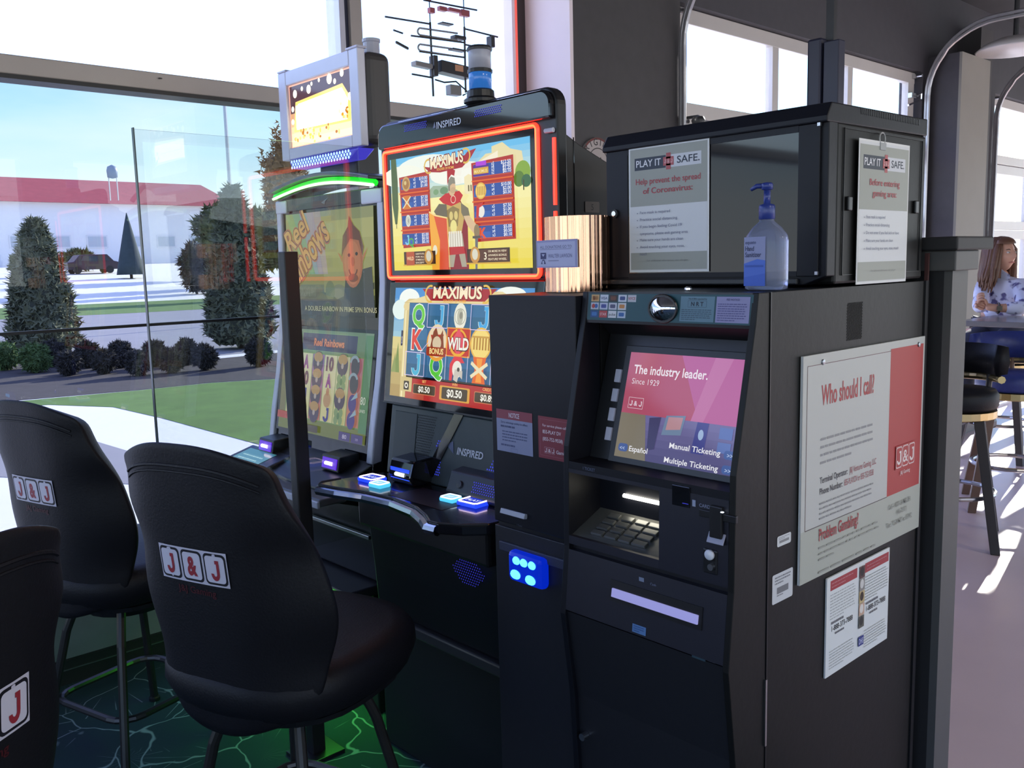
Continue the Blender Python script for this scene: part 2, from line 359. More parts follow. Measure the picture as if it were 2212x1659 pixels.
for i, x_ in enumerate((XW-.2, -.9, 1.9, 4.8)): wall_box((x_, x_+.2, -5.2, -5, .9, 3.0), 'dark pier between added openings behind the viewer, %s from the tall window' % ('first', 'second', 'third', 'fourth')[i], WALLD, 'wall_front')
# right-hand wall with a band of windows
RW = M('grey_wall_paint', (.30, .29, .28), .6, noise_s=6, noise_a=.06)
wall_box((5, 5.2, -5, 13, 0, .8), 'grey wall below the right-hand windows', RW, 'wall_right')
wall_box((5, 5.2, -5, 13, 2.9, 3.55), 'grey wall above the right-hand windows', RW, 'wall_right')
for i, y in enumerate((-5, -1.0, 3.2, 7.4, 12.4)):
    wall_box((5, 5.2, y, y+.6, .8, 2.9), 'grey pier number %s between right-hand windows' % ('one','two','three','four','five')[i], RW, 'wall_right')
GL_CLEAR = glass('clear_glass', (.97, .98, .99), .03); GL_TINT = glass('tinted_film_glass', (.39, .41, .42), .05)
for i, (y0, y1) in enumerate(((-4.4, -1.0), (-.4, 3.2), (3.8, 7.4), (8.0, 12.4))):
    o = bx('window_%d' % (i+2), (5.08, 5.09, y0, y1, .8, 2.9), GL_CLEAR); struct(o, 'clear right-hand window pane %s' % ('nearest the corner', 'beside the viewer', 'along the dining area', 'at the far end')[i])

# the tall window: frame, transom, mullion, tinted lower glass and clear upper glass
w1 = thing('window_1', 'tall aluminium-framed window with tinted lower glass and clear upper glass', None, (XW, 1, .4)); w1['kind'] = 'structure'
x0, x1 = XW-.05, XW+.05
bx('sill', (x0-.02, x1+.03, -5, 3.3, .40, .455), ALU, w1, .004)
tr = bx('transom', (x0, x1, -5, 3.3, 2.178, 2.243), ALU, w1, .004)
bx('gasket', (x0+.01, x1+.004, -5, 3.3, 2.163, 2.178), BLACK, tr)
MB().lathe([(.001, 0), (.007, 0), (.007, .003), (.001, .004)], n=10).build('screw_hole', BLACK, tr, local=True).location = (.058, onX(347, 170, -3.44).y-1, onX(347, 170, -3.44).z-.4)
bx('head_rail', (x0, x1, -5, 3.3, 3.03, 3.1), ALU, w1, .004)
mu = bx('mullion', (x0, x1, 2.285, 2.345, .455, 3.03), ALU, w1, .003)
bx('mullion_cap', (x0-.01, x1-.02, 2.262, 2.285, 2.243, 3.03), M('blue_black_gasket', (.03, .035, .07), .4), mu)
bx('mullion_edge', (x0-.01, x1-.01, 2.235, 2.262, 2.243, 3.03), SILVER, mu)
bx('mullion', (x0, x1, -1.4, -1.34, .455, 3.03), ALU, w1, .003)
jb = bx('jamb', (x0, x1, 3.27, 3.336, .455, 3.1), M('dark_jamb', (.05, .035, .035), .5), w1)
bx('jamb_strip', (x0, x1+.01, 3.235, 3.27, .455, 3.05), WALLL, w1)
MB().tube([(x1+.012, 3.262, 2.26), (x1+.012, 3.262, 3.02)], .006, 6).build('red_light_strip', led('dull_red_light', (1, .12, .10), .9), w1)
bx('muntin', (XW-.008, XW+.008, -5, 2.285, 1.298, 1.309), BLACK, w1)
for nm, y0, y1, z0, z1, g in (('tinted_pane', -1.34, 2.285, .455, 2.163, GL_TINT), ('tinted_pane', 2.345, 3.27, .455, 2.163, GL_TINT), ('tinted_pane', -5, -1.4, .455, 2.163, GL_TINT),
                              ('clear_pane', -1.34, 2.24, 2.243, 3.03, GL_CLEAR), ('clear_pane', 2.345, 3.27, 2.243, 3.03, GL_CLEAR), ('clear_pane', -5, -1.4, 2.243, 3.03, GL_CLEAR)):
    MB().add([(XW, y0, z0), (XW, y1, z0), (XW, y1, z1), (XW, y0, z1)], [(0,1,2,3)]).build(nm, g, w1)

# sectional garage doors with glazed panels
GDOOR = M('door_aluminium', (.60, .57, .55), .45, metal=.2, noise_s=6, noise_a=.05)
def garage(name, y0, y1, npan, label):
    d = thing(name, label, None, (XG-.08, (y0+y1)/2, 0)); d['kind'] = 'structure'
    xa, xb = XG-.10, XG-.05; zt = 2.9; hsec = .60
    pw = (y1-y0-.12)/npan
    for r in range(5):
        za = zt-(r+1)*hsec; zb = zt-r*hsec
        if za < .1: za = 0.02
        bx('rail', (xa, xb, y0, y1, zb-.085, zb-.003), GDOOR, d, .003)
        bx('rail', (xa, xb, y0, y1, za+.003, za+.085), GDOOR, d, .003)
        for k in range(npan+1):
            yc = y0+.06+k*pw; hw = .035 if 0 < k < npan else .05
            bx('stile', (xa, xb, yc-hw, yc+hw, za+.085, zb-.085), GDOOR, d)
        for k in range(npan):
            yc = y0+.06+k*pw
            MB().add([((xa+xb)/2, yc+.03, za+.085), ((xa+xb)/2, yc+pw-.03, za+.085), ((xa+xb)/2, yc+pw-.03, zb-.085), ((xa+xb)/2, yc+.03, zb-.085)], [(0,1,2,3)]).build('pane', GL_CLEAR, d)
        for yc in (y0+.03, y1-.03):
            MB().box(xb, xb+.03, yc-.02, yc+.02, zb-.05, zb-.02).tube([(xb+.03, yc, zb-.035), (xb+.07, yc, zb-.035)], .012, 8).build('hinge_roller', STEEL, d)
    return d
garage('door_1', 4.24, 7.31, 3, 'glazed sectional garage door behind the black cabinet')
garage('door_2', 8.87, 12.18, 3, 'glazed sectional garage door behind the seated woman')
# curved lift tracks
TRACK = M('galvanised_track', (.55, .55, .58), .35, metal=.8, noise_s=10)
def track(y, label, zt=2.72, X0=XG+.02, rad=.50, length=2.6):
    t = thing('door_track', label, 'track', (X0, y, 0), group='garage door tracks')
    pts = [(X0, y, .02), (X0, y, 1.2), (X0, y, zt)]
    for k in range(1, 13):
        a = R(90*k/12); pts.append((X0+rad*(1-math.cos(a)), y, zt+rad*math.sin(a)))
    pts += [(X0+rad+.9, y, zt+rad), (X0+rad+length, y, zt+rad)]
    for nm, off in (('outer_flange', 0), ('inner_flange', .035)):
        MB().tube([(p[0]+off*.6*(1 if i < 8 else .3), p[1]+(.0), p[2]-off*(0 if i < 3 else .9*min(1, (i-2)/8))) for i, p in enumerate(pts)], .013, 6).build(nm, TRACK, t)
    MB().tube([(X0+rad+.5, y, zt+rad), (X0+rad+.5, y, 3.55)], .012, 6).build('hanger', TRACK, t)
    return t
track(7.36, 'curved galvanised door track rising beside the grey column')
track(4.20, 'curved door track at the dark wall left of the first garage door', zt=2.66)
track(8.82, 'curved door track at the left edge of the far garage door', zt=2.66)
# latch on the right of the first door
t = thing('door_latch', 'small bright metal latch on the first garage door edge', 'latch', (XG+.0, 7.28, 2.6))
MB().tube([(XG-.02, 7.30, 2.72), (XG+.03, 7.26, 2.72), (XG+.03, 7.26, 2.68), (XG+.02, 7.05, 2.62)], .008, 6).build('rod', CHROME, t)
bx('plate', (XG-.05, XG-.02, 7.2, 7.33, 2.70, 2.735), CHROME, t)
# column at the pier, lit and shaded faces coloured apart; half wall behind the kiosk
COLM = M('column_lit_grey', (.235, .222, .20), .6, noise_s=6, noise_a=.06)
struct(bx('wall_column', (XG, -2.90, 7.42, 7.99, 0, 3.02), WALLH), 'column between the two garage doors, shade put in its dark colour')
struct(bx('column_lit_face', (-2.90, -2.88, 7.42, 7.99, 0, 3.02), COLM), 'added pale grey slab for the lit face of the column between the garage doors')
struct(bx('wall_column', (XG, -2.96, 7.99, 8.25, 0, 3.3), WALLD), 'dark pilaster right of the grey column')
HWM = M('half_wall_paint', (.10, .097, .095), .55, noise_s=20, noise_a=.08)
HWD = M('half_wall_front', (.022, .021, .023), .6, noise_s=20, noise_a=.1)
hw = thing('wall_half', 'dark half wall end with stepped cap behind the kiosk', None, (-1.3, 2.15, 0)); hw['kind'] = 'structure'
bx('panel', (-3.1, -.83, 2.085, 2.17, 0, 1.46), HWD, hw)
bx('end_post', (-.83, -.812, 2.085, 2.172, 0, 1.46), HWM, hw)
bx('moulding', (-3.1, -.80, 2.07, 2.20, 1.46, 1.505), HWM, hw, .003)
bx('cap', (-3.1, -.79, 2.05, 2.26, 1.505, 1.535), HWD, hw, .004)
struct(bx('trim_2', (-.858, -.850, 2.047, 2.053, 1.15, 1.5), M('red_brown_edge', (.08, .03, .028), .5)), 'thin red-brown edge strip between kiosk and half wall')
# round ceiling fixture and ceiling pipes
t = thing('ceiling_dish', 'round pale dish fixture above the grey column', 'fixture', (-2.55, 7.6, 3.02))
MB().lathe([(.02, .10), (.12, .085), (.22, .045), (.28, .0), (.27, -.01), (.02, -.012)], (-2.62, 7.75, 3.03), 28).build('dish', M('pale_dish', (.62, .60, .60), .4, noise_s=5, noise_a=.03), t, smooth=True)
MB().tube([(-2.62, 7.75, 3.12), (-2.62, 7.75, 3.55)], .02, 8).build('stem', DARKG, t)
PIPE = M('dark_pipe', (.09, .09, .10), .5, noise_s=9)
for i, (a, b, r) in enumerate((((-2.9, 5.2, 3.36), (0.5, 5.6, 3.36), .035), ((-3.0, 7.0, 3.42), (-.6, 6.6, 3.42), .05), ((-2.8, 9.2, 3.4), (1, 9.2, 3.4), .04))):
    tag(MB().tube([a, b], r, 10).build('ceiling_pipe', PIPE), ('slim dark pipe under the ceiling above the black cabinet', 'thick dark duct pipe near the curved track', 'dark pipe under the far ceiling')[i], 'pipe')
# dark upright pair of panels in front of the first garage door
p0 = onY(1750, 88, 4.2); p1 = onY(1783, 90, 4.2); p2 = onY(1820, 85, 4.2)
t = thing('hanging_screen', 'pair of dark upright flat panels hung before the garage door', 'screen', ((p0.x+p2.x)/2, 4.2, 2.0))
bx('panel', (p0.x, p1.x-.004, 4.17, 4.23, 1.95, p0.z), M('dark_blue_shell', (.03, .032, .06), .4), t, .012)
bx('panel', (p1.x+.006, p2.x, 4.17, 4.23, 1.95, p2.z), M('dark_blue_shell', (.03, .032, .06), .4), t, .006)
bx('bracket', (p1.x-.02, p1.x+.02, 4.24, 4.27, 2.2, 3.55), DARKG, t)
# fill lights added out of view to brighten the kiosk side and room
def lamp(x, y, sx, sy, e, label, c=(1, .90, .76)):
    t = thing('fill_panel', label, 'light', (x, y, 3.5), group='added unseen fill lights')
    bx('housing', (x-sx/2-.03, x+sx/2+.03, y-sy/2-.03, y+sy/2+.03, 3.5, 3.55), SILVER, t)
    bx('diffuser', (x-sx/2, x+sx/2, y-sy/2, y+sy/2, 3.49, 3.5), M('lit_diffuser', (.8,.8,.8), .5, emit=c, es=3), t)
    l = bpy.data.objects.new('panel_light', bpy.data.lights.new('panel_light', 'AREA')); col.objects.link(l)
    l.data.shape = 'RECTANGLE'; l.data.size = sx; l.data.size_y = sy; l.data.energy = e; l.data.color = c; l.location = (0, 0, -.02); l.parent = t
lamp(2.6, 1.2, 1.2, .6, 46, 'added unseen fill panel over the aisle beside the viewer')
lamp(2.6, 4.4, 1.2, .6, 42, 'added unseen fill panel over the dining aisle')

# ================================================================== OUTSIDE
ZG = -.10
GRASS = M('lawn_grass', (.105, .20, .035), .9, noise_s=3, noise_a=.35, bump=.4)
ROAD = M('asphalt', (.30, .29, .30), .85, noise_s=1.2, noise_a=.12)
PALE = M('pale_concrete', (.84, .82, .78), .8, noise_s=.8, noise_a=.06)
MULCH = M('mulch', (.05, .042, .042), .95, noise_s=6, noise_a=.4, bump=.6)
def ground(name, px, mat, label, dz):
    pts = [onZ(x, y, ZG+dz) for x, y in px]
    o = MB().add([(p.x, p.y, ZG+dz) for p in pts] + [(p.x, p.y, ZG-.3) for p in pts], [tuple(range(len(pts)))]).build(name, mat)
    return struct(o, label)
struct(MB().box(-52, XW-.13, -40, 60, ZG-.4, ZG).build('ground', PALE), 'pale concrete ground outside the window')
struct(MB().add([(-52, -60, ZG-.01), (-52, 110, ZG-.01), (-140, 110, 4.6), (-140, -60, 4.6)], [(0,1,2,3)]).build('parking_lot', M('sunlit_lot', (.82, .80, .70), .85, noise_s=.3, noise_a=.06)), 'pale parking lot rising beyond the road')
ground('verge', [(-900, 700), (0, 666), (308, 636), (455, 627), (640, 622), (1000, 610), (1000, 632), (640, 655), (455, 667), (308, 675), (0, 690), (-900, 740)], GRASS, 'green grass verge on the far side of the road', .006)
ground('road', [(-900, 740), (0, 690), (308, 675), (455, 667), (640, 655), (1000, 632), (1000, 690), (640, 752), (455, 770), (308, 784), (0, 772), (-900, 800)], ROAD, 'light grey road crossing outside', .003)
ground('planting_bed', [(-900, 810), (0, 774), (308, 788), (455, 776), (640, 758), (1000, 700), (1000, 740), (640, 815), (455, 826), (300, 842), (0, 868), (-900, 980)], MULCH, 'dark mulch planting bed beyond the lawn', .005)
ground('lawn', [(-300, 905), (0, 870), (300, 843), (455, 827), (640, 816), (1000, 745), (1000, 960), (700, 1000), (560, 960), (350, 903), (245, 879), (105, 874)], GRASS, 'sunlit green lawn outside the window', .004)
ground('driveway', [(-900, 1100), (0, 960), (100, 940), (180, 945), (290, 978), (420, 1020), (420, 1090), (290, 1046), (0, 1030), (-900, 1180)], ROAD, 'grey asphalt patch near the window', .003)
# leafy things
def leaves(fn, n, size, seed, mats):
    rr = random.Random(seed); mb = MB()
    for i in range(n):
        p, nrm = fn(rr); s = size*rr.uniform(.6, 1.3)
        a = Vector((rr.gauss(0,1), rr.gauss(0,1), rr.gauss(0,1))).normalized(); b = nrm.cross(a).normalized(); a = (a+nrm*.5).normalized()
        p = Vector(p); mb.add([p-b*s*.5, p+a*s*.6, p+b*s*.5, p+a*s*1.3+nrm*s*.2], [(0, 2, 3, 1)])
    return mb
def arborvitae(px, py, ptop, halfw, label, seed):
    b = onZ(px, py, ZG); top = onX(px, ptop, b.x); h = top.z-ZG; r = halfw/F*abs((b-CAM).dot(fw))
    t = thing('arborvitae', label, 'tree', (b.x, b.y, ZG), group='columnar evergreen trees outside')
    def prof(u): return r*(min(1, u*7+.55))*(1-u**2.2)**.62*(1-.28*u)+.02
    def fn(u, v):
        a = 2*math.pi*u; rr = prof(v)*(1+.22*noise.noise(Vector((math.cos(a)*3, math.sin(a)*3, v*9+seed)))+.10*noise.noise(Vector((math.cos(a)*9, math.sin(a)*9, v*26+seed))))
        return (b.x+rr*math.cos(a), b.y+rr*math.sin(a), ZG+.12+v*(h-.12))
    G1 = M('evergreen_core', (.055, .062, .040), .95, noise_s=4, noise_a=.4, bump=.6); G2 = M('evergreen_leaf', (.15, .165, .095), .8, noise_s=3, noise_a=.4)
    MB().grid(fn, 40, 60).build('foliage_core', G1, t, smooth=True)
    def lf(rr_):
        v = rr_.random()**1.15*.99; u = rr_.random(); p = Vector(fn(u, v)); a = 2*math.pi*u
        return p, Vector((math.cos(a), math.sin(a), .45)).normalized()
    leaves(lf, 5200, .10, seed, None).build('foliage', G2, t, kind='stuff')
    MB().tube([(b.x, b.y, ZG-.1), (b.x, b.y, ZG+.3)], .07, 8).build('trunk', M('bark', (.10, .07, .05), .9, noise_s=9), t)
arborvitae(100, 772, 474, 64, 'tall conical evergreen at the left side of the window', 3)
arborvitae(522, 752, 400, 66, 'tall conical evergreen seen beside the slot machine frame', 11)
def bush(c, r, h, label, seed, mat, name='shrub', n=2600, size=.05, cat='shrub', group='shrubs in the planting bed', trunk=0):
    t = thing(name, label, cat, (c[0], c[1], c[2]), group=group)
    cz = c[2]+trunk+h/2
    def pt(rr):
        d = Vector((rr.gauss(0,1), rr.gauss(0,1), rr.gauss(0,1))).normalized(); k = .72+.3*noise.noise(d*2.1+Vector((seed, 0, 0)))+.12*rr.random()
        return Vector((c[0]+d.x*r*k, c[1]+d.y*r*k, cz+d.z*h/2*k)), d
    leaves(pt, n, size, seed, None).build('foliage', mat, t, kind='stuff')
    def core(u, v):
        a = 2*math.pi*u; ph = math.pi*(v-.5); d = Vector((math.cos(a)*math.cos(ph), math.sin(a)*math.cos(ph), math.sin(ph))); k = .70+.3*noise.noise(d*2.1+Vector((seed, 0, 0)))
        return (c[0]+d.x*r*k, c[1]+d.y*r*k, cz+d.z*h/2*k)
    MB().grid(core, 18, 10).build('foliage_core', mat, t, smooth=True)
    MB().tube([(c[0], c[1], c[2]-.05), (c[0], c[1], cz)], max(.03, r*.06), 7).build('stem' if not trunk else 'trunk', M('bark', (.10, .07, .05), .9), t)
SH1 = M('dark_shrub', (.055, .052, .045), .9, noise_s=5, noise_a=.4); SH2 = M('green_shrub', (.10, .17, .05), .85, noise_s=5, noise_a=.4); SH3 = M('olive_tree', (.09, .105, .035), .85, noise_s=2, noise_a=.4); SH4 = M('autumn_tree', (.30, .17, .06), .85, noise_s=2, noise_a=.4); SH5 = M('bluish_conifer', (.04, .06, .065), .9, noise_s=3, noise_a=.3)
for i, (x, y, rpx, hm, m, lab) in enumerate(((78, 805, 34, .5, SH2, 'bright green low shrub in front of the left evergreen'), (8, 800, 34, .5, SH2, 'green low shrub at the left edge of the window'),
        (150, 812, 25, .42, SH1, 'dark low shrub right of the left evergreen'), (228, 808, 25, .42, SH1, 'dark low shrub midway between the evergreens'), (300, 812, 25, .42, SH1, 'dark low shrub at the glass divider edge'),
        (372, 806, 25, .42, SH1, 'dark low shrub left of the right evergreen'), (445, 800, 25, .45, SH1, 'dark low shrub at the foot of the right evergreen'), (560, 792, 29, .5, SH1, 'dark low shrub behind the slot machine frame'), (115, 793, 26, .5, SH1, 'dark shrub in the back row just right of the left evergreen'), (190, 795, 25, .48, SH1, 'dark shrub in the back row, second from the left evergreen'), (262, 795, 25, .48, SH1, 'dark shrub in the back row left of the glass divider edge'), (336, 793, 25, .48, SH1, 'dark shrub in the back row right of the glass divider edge'), (405, 789, 25, .48, SH1, 'dark shrub in the back row nearest the right evergreen'))):
    p = onZ(x, y, ZG); r = rpx/F*abs((p-CAM).dot(fw)); bush((p.x, p.y, ZG), r, hm, lab, i+20, m)
def far(px, py, X): p = onX(px, py, X); return p
def lotz(X): return ZG + (-52-X)/88*4.7
for i, (px, wpx, ytop, X, m, lab, tr) in enumerate(((45, 26, 545, -80, SH3, 'small round hedge bush far left on the lot', 0), (170, 40, 536, -88, SH3, 'wide hedge behind the parked dark car', 0),
        (610, 60, 262, -62, SH4, 'tall autumn-coloured tree above the slot machine', 2), (470, 60, 430, -70, SH3, 'leafy olive tree behind the right evergreen', 1.5), (560, 70, 440, -47, SH3, 'leafy olive tree behind the slot machine frame', 1.5), (418, 34, 520, -56, SH1, 'dark round bush left of the right evergreen', 0))):
    a = onX(px, ytop, X); r = wpx/F*abs((a-CAM).dot(fw)); bz = lotz(X); bush((X, a.y, bz), r, max(1.2, a.z-bz-tr), lab, 50+i, m, 'tree' if tr else 'hedge_bush', 1600, .5*max(.5, r/3), 'tree' if tr else 'bush', 'trees and bushes across the road', tr)
p = onX(283, 585, -75); a = onX(283, 468, -75)
t = thing('conifer', 'bluish conical conifer left of the glass divider edge', 'tree', (-75, p.y, lotz(-75)))
MB().lathe([(1.1, 0), (.95, .8), (.6, 2.4), (.25, 4.0), (.02, a.z-lotz(-75))], (-75, p.y, lotz(-75)+.3), 14).build('foliage', SH5, t, smooth=True)
MB().tube([(-75, p.y, lotz(-75)-.2), (-75, p.y, lotz(-75)+.6)], .12, 8).build('trunk', M('bark', (.10, .07, .05), .9), t)
# far building with red roof
XB = -104
bl = onX(-500, 575, XB); br = onX(515, 560, XB); zt_ = onX(100, 437, XB).z; zr = onX(100, 384, XB).z; z0 = lotz(XB)-.5
t = thing('building', 'long white building with a low red roof across the road', 'building', (XB, (bl.y+br.y)/2, z0))
WF = M('white_facade', (.86, .85, .82), .8, noise_s=.2, noise_a=.03)
MB().box(XB-14, XB, bl.y, br.y, z0, zt_).build('wall', WF, t)
MB().add([(XB+.6, bl.y-.5, zt_), (XB+.6, br.y+.5, zt_), (XB-7, br.y-1, zr+.6), (XB-7, bl.y+1, zr+.6), (XB-15, bl.y-.5, zt_), (XB-15, br.y+.5, zt_)], [(0,1,2,3), (3,2,5,4), (1,5,2), (0,3,4), (0,4,5,1)]).build('roof', M('red_roof', (.42, .07, .07), .7, noise_s=1.2, noise_a=.2), t)
WN = M('facade_window', (.16, .18, .2), .2)
for k in range(9):
    yy = bl.y+8+k*(br.y-bl.y-14)/8; o = bx('window', (XB, XB+.08, yy, yy+2.2, z0+2.2, z0+3.6), M('pale_window_frame', (.75, .75, .74), .6), t); bx('pane', (XB+.08, XB+.1, yy+.15, yy+2.05, z0+2.35, z0+3.45), M('pale_pane', (.5, .55, .58), .2), o)
# parked car
p = onX(196, 582, -84); cz = lotz(-84)
t = thing('parked_car', 'dark parked car on the pale lot', 'car', (-84, p.y, cz))
CARM = M('dark_car_paint', (.05, .035, .045), .25, noise_s=3)
yc = p.y
bod = [(yc-2.1, .35), (yc-2.15, .95), (yc-1.6, 1.05), (yc-1.1, 1.62), (yc+1.2, 1.66), (yc+1.75, 1.08), (yc+2.15, .98), (yc+2.15, .35)]
MB().prism([(a, b+cz) for a, b in bod], -84.9, -83.1).build('body', CARM, t, .06)
MB().prism([(a, b+cz) for a, b in ((yc-1.05, 1.1), (yc-.85, 1.52), (yc+.95, 1.55), (yc+1.4, 1.1))], -83.12, -83.06).build('window', M('car_glass', (.05, .06, .07), .1), t)
for sx in (-84.75, -83.2):
    for sy in (-1.35, 1.35): MB().tube([(sx-.1, yc+sy, cz+.33), (sx+.12, yc+sy, cz+.33)], .33, 14).build('wheel', BLACK, t)
# slim lamp pole and small antenna mast
p = onZ(516, 700, ZG); q = onX(508, 222, p.x)
t = thing('light_pole', 'slim grey light pole seen through the window', 'pole', (p.x, p.y, ZG))
MB().tube([(p.x, p.y, ZG), (p.x, p.y, q.z)], [.07, .05], 8).build('pole', STEEL, t)
MB().tube([(p.x, p.y, q.z), (p.x+.5, p.y, q.z+.1)], .04, 6).box(p.x+.3, p.x+1.0, p.y-.12, p.y+.12, q.z+.06, q.z+.16).build('lamp_head', STEEL, t)
p = onX(247, 430, -99); q = onX(243, 352, -99)
t = thing('roof_tank', 'small dark tank on thin legs above the red roof', 'tank', (-99, p.y, p.z))
MB().lathe([(.1, 0), (.5, .1), (.55, .8), (.45, 1.2), (.05, 1.4)], (-99, p.y, q.z-1.6), 14).build('tank', M('blue_grey_tank', (.14, .20, .28), .5), t, smooth=True)
for dx in (-.3, .3): MB().tube([(-99+dx, p.y+dx, zt_), (-99+dx, p.y+dx, q.z-1.5)], .06, 6).build('leg', STEEL, t)

# ================================================================== REDEMPTION KIOSK
def jj_tiles(a, x0, y0, x1, y1, tile, letter, edge=None, bold=.03):
    """three tiles reading J & J"""
    w = (x1-x0)/3
    for i, ch in enumerate('J&J'):
        if edge: a.rect(x0+i*w, y0, x0+(i+1)*w, y1, tile, 1 if i == 0 else 0)
    for i, ch in enumerate('J&J'):
        rr = min(w*a.w, (y1-y0)*a.h)*.16
        if edge: a.rrect(x0+i*w+w*.05, y0+(y1-y0)*.05, x0+(i+1)*w-w*.05, y1-(y1-y0)*.05, rr, edge, 1 if i == 0 else 0)
    for i, ch in enumerate('J&J'):
        rr = min(w*a.w, (y1-y0)*a.h)*.15; k = .10 if edge else .06
        a.rrect(x0+i*w+w*k, y0+(y1-y0)*k, x0+(i+1)*w-w*k, y1-(y1-y0)*k, rr, tile, 1 if i == 0 else 0)
    for i, ch in enumerate('J&J'):
        a.text(ch, x0+(i+.5)*w, y0+(y1-y0)*.24, (y1-y0)*a.h*.52, letter, 'c', bold=bold, up=1 if i == 0 else 0)
KX0, KXM, KX1 = -1.53, -1.260, -.85
k = thing('redemption_kiosk', 'tall dark grey ticket redemption kiosk with lit touchscreen and keypad', 'kiosk', (-1.19, 1.7, 0))
prof = [(1.40, 1.44), (1.365, 1.44), (1.357, 1.387), (1.30, 1.13), (1.296, .922), (1.281, .78), (1.305, .595), (1.335, .0), (1.40, 0)]
bx('cabinet_body', (KXM, KX1-.012, 1.452, 2.03, 0, 1.438), POWDER, k)
bx('side_panel', (KX1-.012, KX1, 1.4045, 2.03, 0, 1.44), POWDER, k, .001)
bx('side_panel', (KXM, KXM+.012, 1.4045, 2.03, 0, 1.44), POWDER, k, .001)
bx('top_panel', (KXM+.012, KX1-.012, 1.40, 2.03, 1.43, 1.44), POWDER2, k)
bx('inner_wall', (KXM+.012, KX1-.012, 1.41, 1.452, 0, 1.09), BLACK, k)
MB().prism(prof, KX1-.014, KX1-.001).build('side_cheek', POWDER, k, .0015)
MB().prism(prof, KXM, KXM+.014).build('side_cheek', POWDER2, k, .0015)
bx('seam_strip', (KX1-.004, KX1+.0008, 1.401, 1.404, 0, 1.44), BLACK, k)
bx('side_rear_edge', (KX1-.03, KX1+.004, 2.030, 2.045, 0, 1.44), BLACK, k)
bx('hinge_pin', (KX1-.001, KX1+.003, 1.396, 1.401, .60, .73), STEEL, k)
# header with teal sign
hd = MB().prism([(1.40, 1.44), (1.366, 1.44), (1.359, 1.387), (1.36, 1.378), (1.40, 1.378)], KXM+.014, KX1-.014).build('header', BLACK, k)
TEAL = M('teal_header', (.018, .075, .085), .4, noise_s=10, noise_a=.08)
uyh = Vector((0, .007, .053)).normalized()
a = Art((KXM+.018, 1.3578, 1.384), (1,0,0), uyh, .382, .053, .0004)
a.rect(0, 0, 1, 1, '#1c4c55')
cards = [('#c9a06a','#b85a3a'),('#c8ccd8','#20306a'),('#3a2a22','#6a3a20'),('#c8ccd8','#3a4a80'),('#b8b8c0','#a03038'),('#b8bcc8','#b04038'),('#b8bcd0','#404a90'),('#c0c0cc','#505070'),('#c8c8cc','#c08040'),('#204a80','#3a70b0'),('#b04040','#d8b0b0'),('#d0d0d4','#303038'),('#b0bccc','#3060a0')]
pos = [(0,0),(1,0),(2,0),(3,0),(4,0),(0,1),(1,1),(2,1),(3,1),(0,2),(1,2),(2,2),(3,2)]
txt = ['', 'VISA', '', '', 'NYCE', '', '', '', '', '', 'STAR', 'pulse', '']
for (cx, cy), (c0, c1), tx in zip(pos, cards, txt):
    X = .02+cx*.062; Yv = .70-cy*.30; first = 1 if (cx, cy) == (0, 0) else 0
    a.rect(X, Yv, X+.055, Yv+.26, c0, 1 if (cx, cy) == (0, 0) else 0)
for (cx, cy), (c0, c1), tx in zip(pos, cards, txt):
    X = .02+cx*.062; Yv = .70-cy*.30
    if tx: a.text(tx, X+.0275, Yv+.08, .0052, c1, 'c', width=.017, up=0 if (cx, cy) != (1, 0) else 1)
    elif (cx, cy) in ((0,0), (0,1)): a.ell(X+.018, Yv+.13, .0045, .0045, c1, up=0); a.ell(X+.037, Yv+.13, .0045, .0045, '#d08030' if cy == 0 else '#3060a0', up=0)
    else: a.rrect(X+.010, Yv+.06, X+.045, Yv+.2, .002, c1, up=0)
a.rect(.60, .06, .795, .93, '#5f8091'); a.rect(.805, .06, .985, .93, '#8f8cb6')
a.text('This ATM is operated by', .6975, .82, .0028, '#223040', 'c'); a.text('N R T', .6975, .60, .0075, '#1c2638', 'c', bold=.03); a.frame(.645, .56, .75, .78, .0005, '#33455a')
a.para(.61, .10, .785, .50, 6, '#3a5265', .4, 3); a.text('FEE NOTICE', .895, .80, .0035, '#3a3868', 'c'); a.para(.815, .10, .975, .72, 8, '#5a578c', .4, 4)
a.build('sign_print', PRINT, hd)
mir = MB()
cM = Vector((-1.051, 1.3575, 1.4095))
mir.grid(lambda u, v: cM + Vector((.031*math.cos(2*math.pi*u)*v, -.013*(1-v*v), .024*math.sin(2*math.pi*u)*v)), 32, 8)
mo = mir.build('convex_mirror', M('mirror', (.9, .9, .92), .02, metal=1), hd, smooth=True)
MB().tube([cM+Vector((.032*math.cos(2*math.pi*i/28), 0, .025*math.sin(2*math.pi*i/28))) for i in range(28)], .0028, 6, closed=True).build('mirror_rim', BLACK, mo)
# recess and tilted screen bezel
bt, bb_ = Vector((0, 1.432, 1.352)), Vector((0, 1.362, 1.098)); sy = (bt-bb_).normalized(); sn = Vector((1,0,0)).cross(sy)
hs = (bt-bb_).length
MB().prism([(1.40, 1.378), (1.404, 1.378), (1.434, 1.352), (1.43, 1.35)], KXM+.014, KX1-.014).build('recess_top', BLACK, k)
bz = MB().obox(Vector(((KXM+KX1)/2, 0, 0))+(bt+bb_)/2-sn*.012, ((KX1-KXM)/2-.0142, 0, 0), sy*(hs/2), sn*.012).build('screen_bezel', BLACK, k, .002)
sx0, sx1 = -1.176, -.893; sw = sx1-sx0
b0 = bb_+sy*.012; shh = .213
def on_bez(x, t, d=0): return Vector((x, 0, 0))+b0+sy*t+sn*d
MB().obox(on_bez((sx0+sx1)/2, shh/2, .0025), (sw/2+.016, 0, 0), sy*(shh/2+.014), sn*.0025).build('screen_frame', DARKG, bz, .0015)
a = Art(on_bez(sx0, 0, .0052), (1,0,0), sy, sw, shh, .0004)
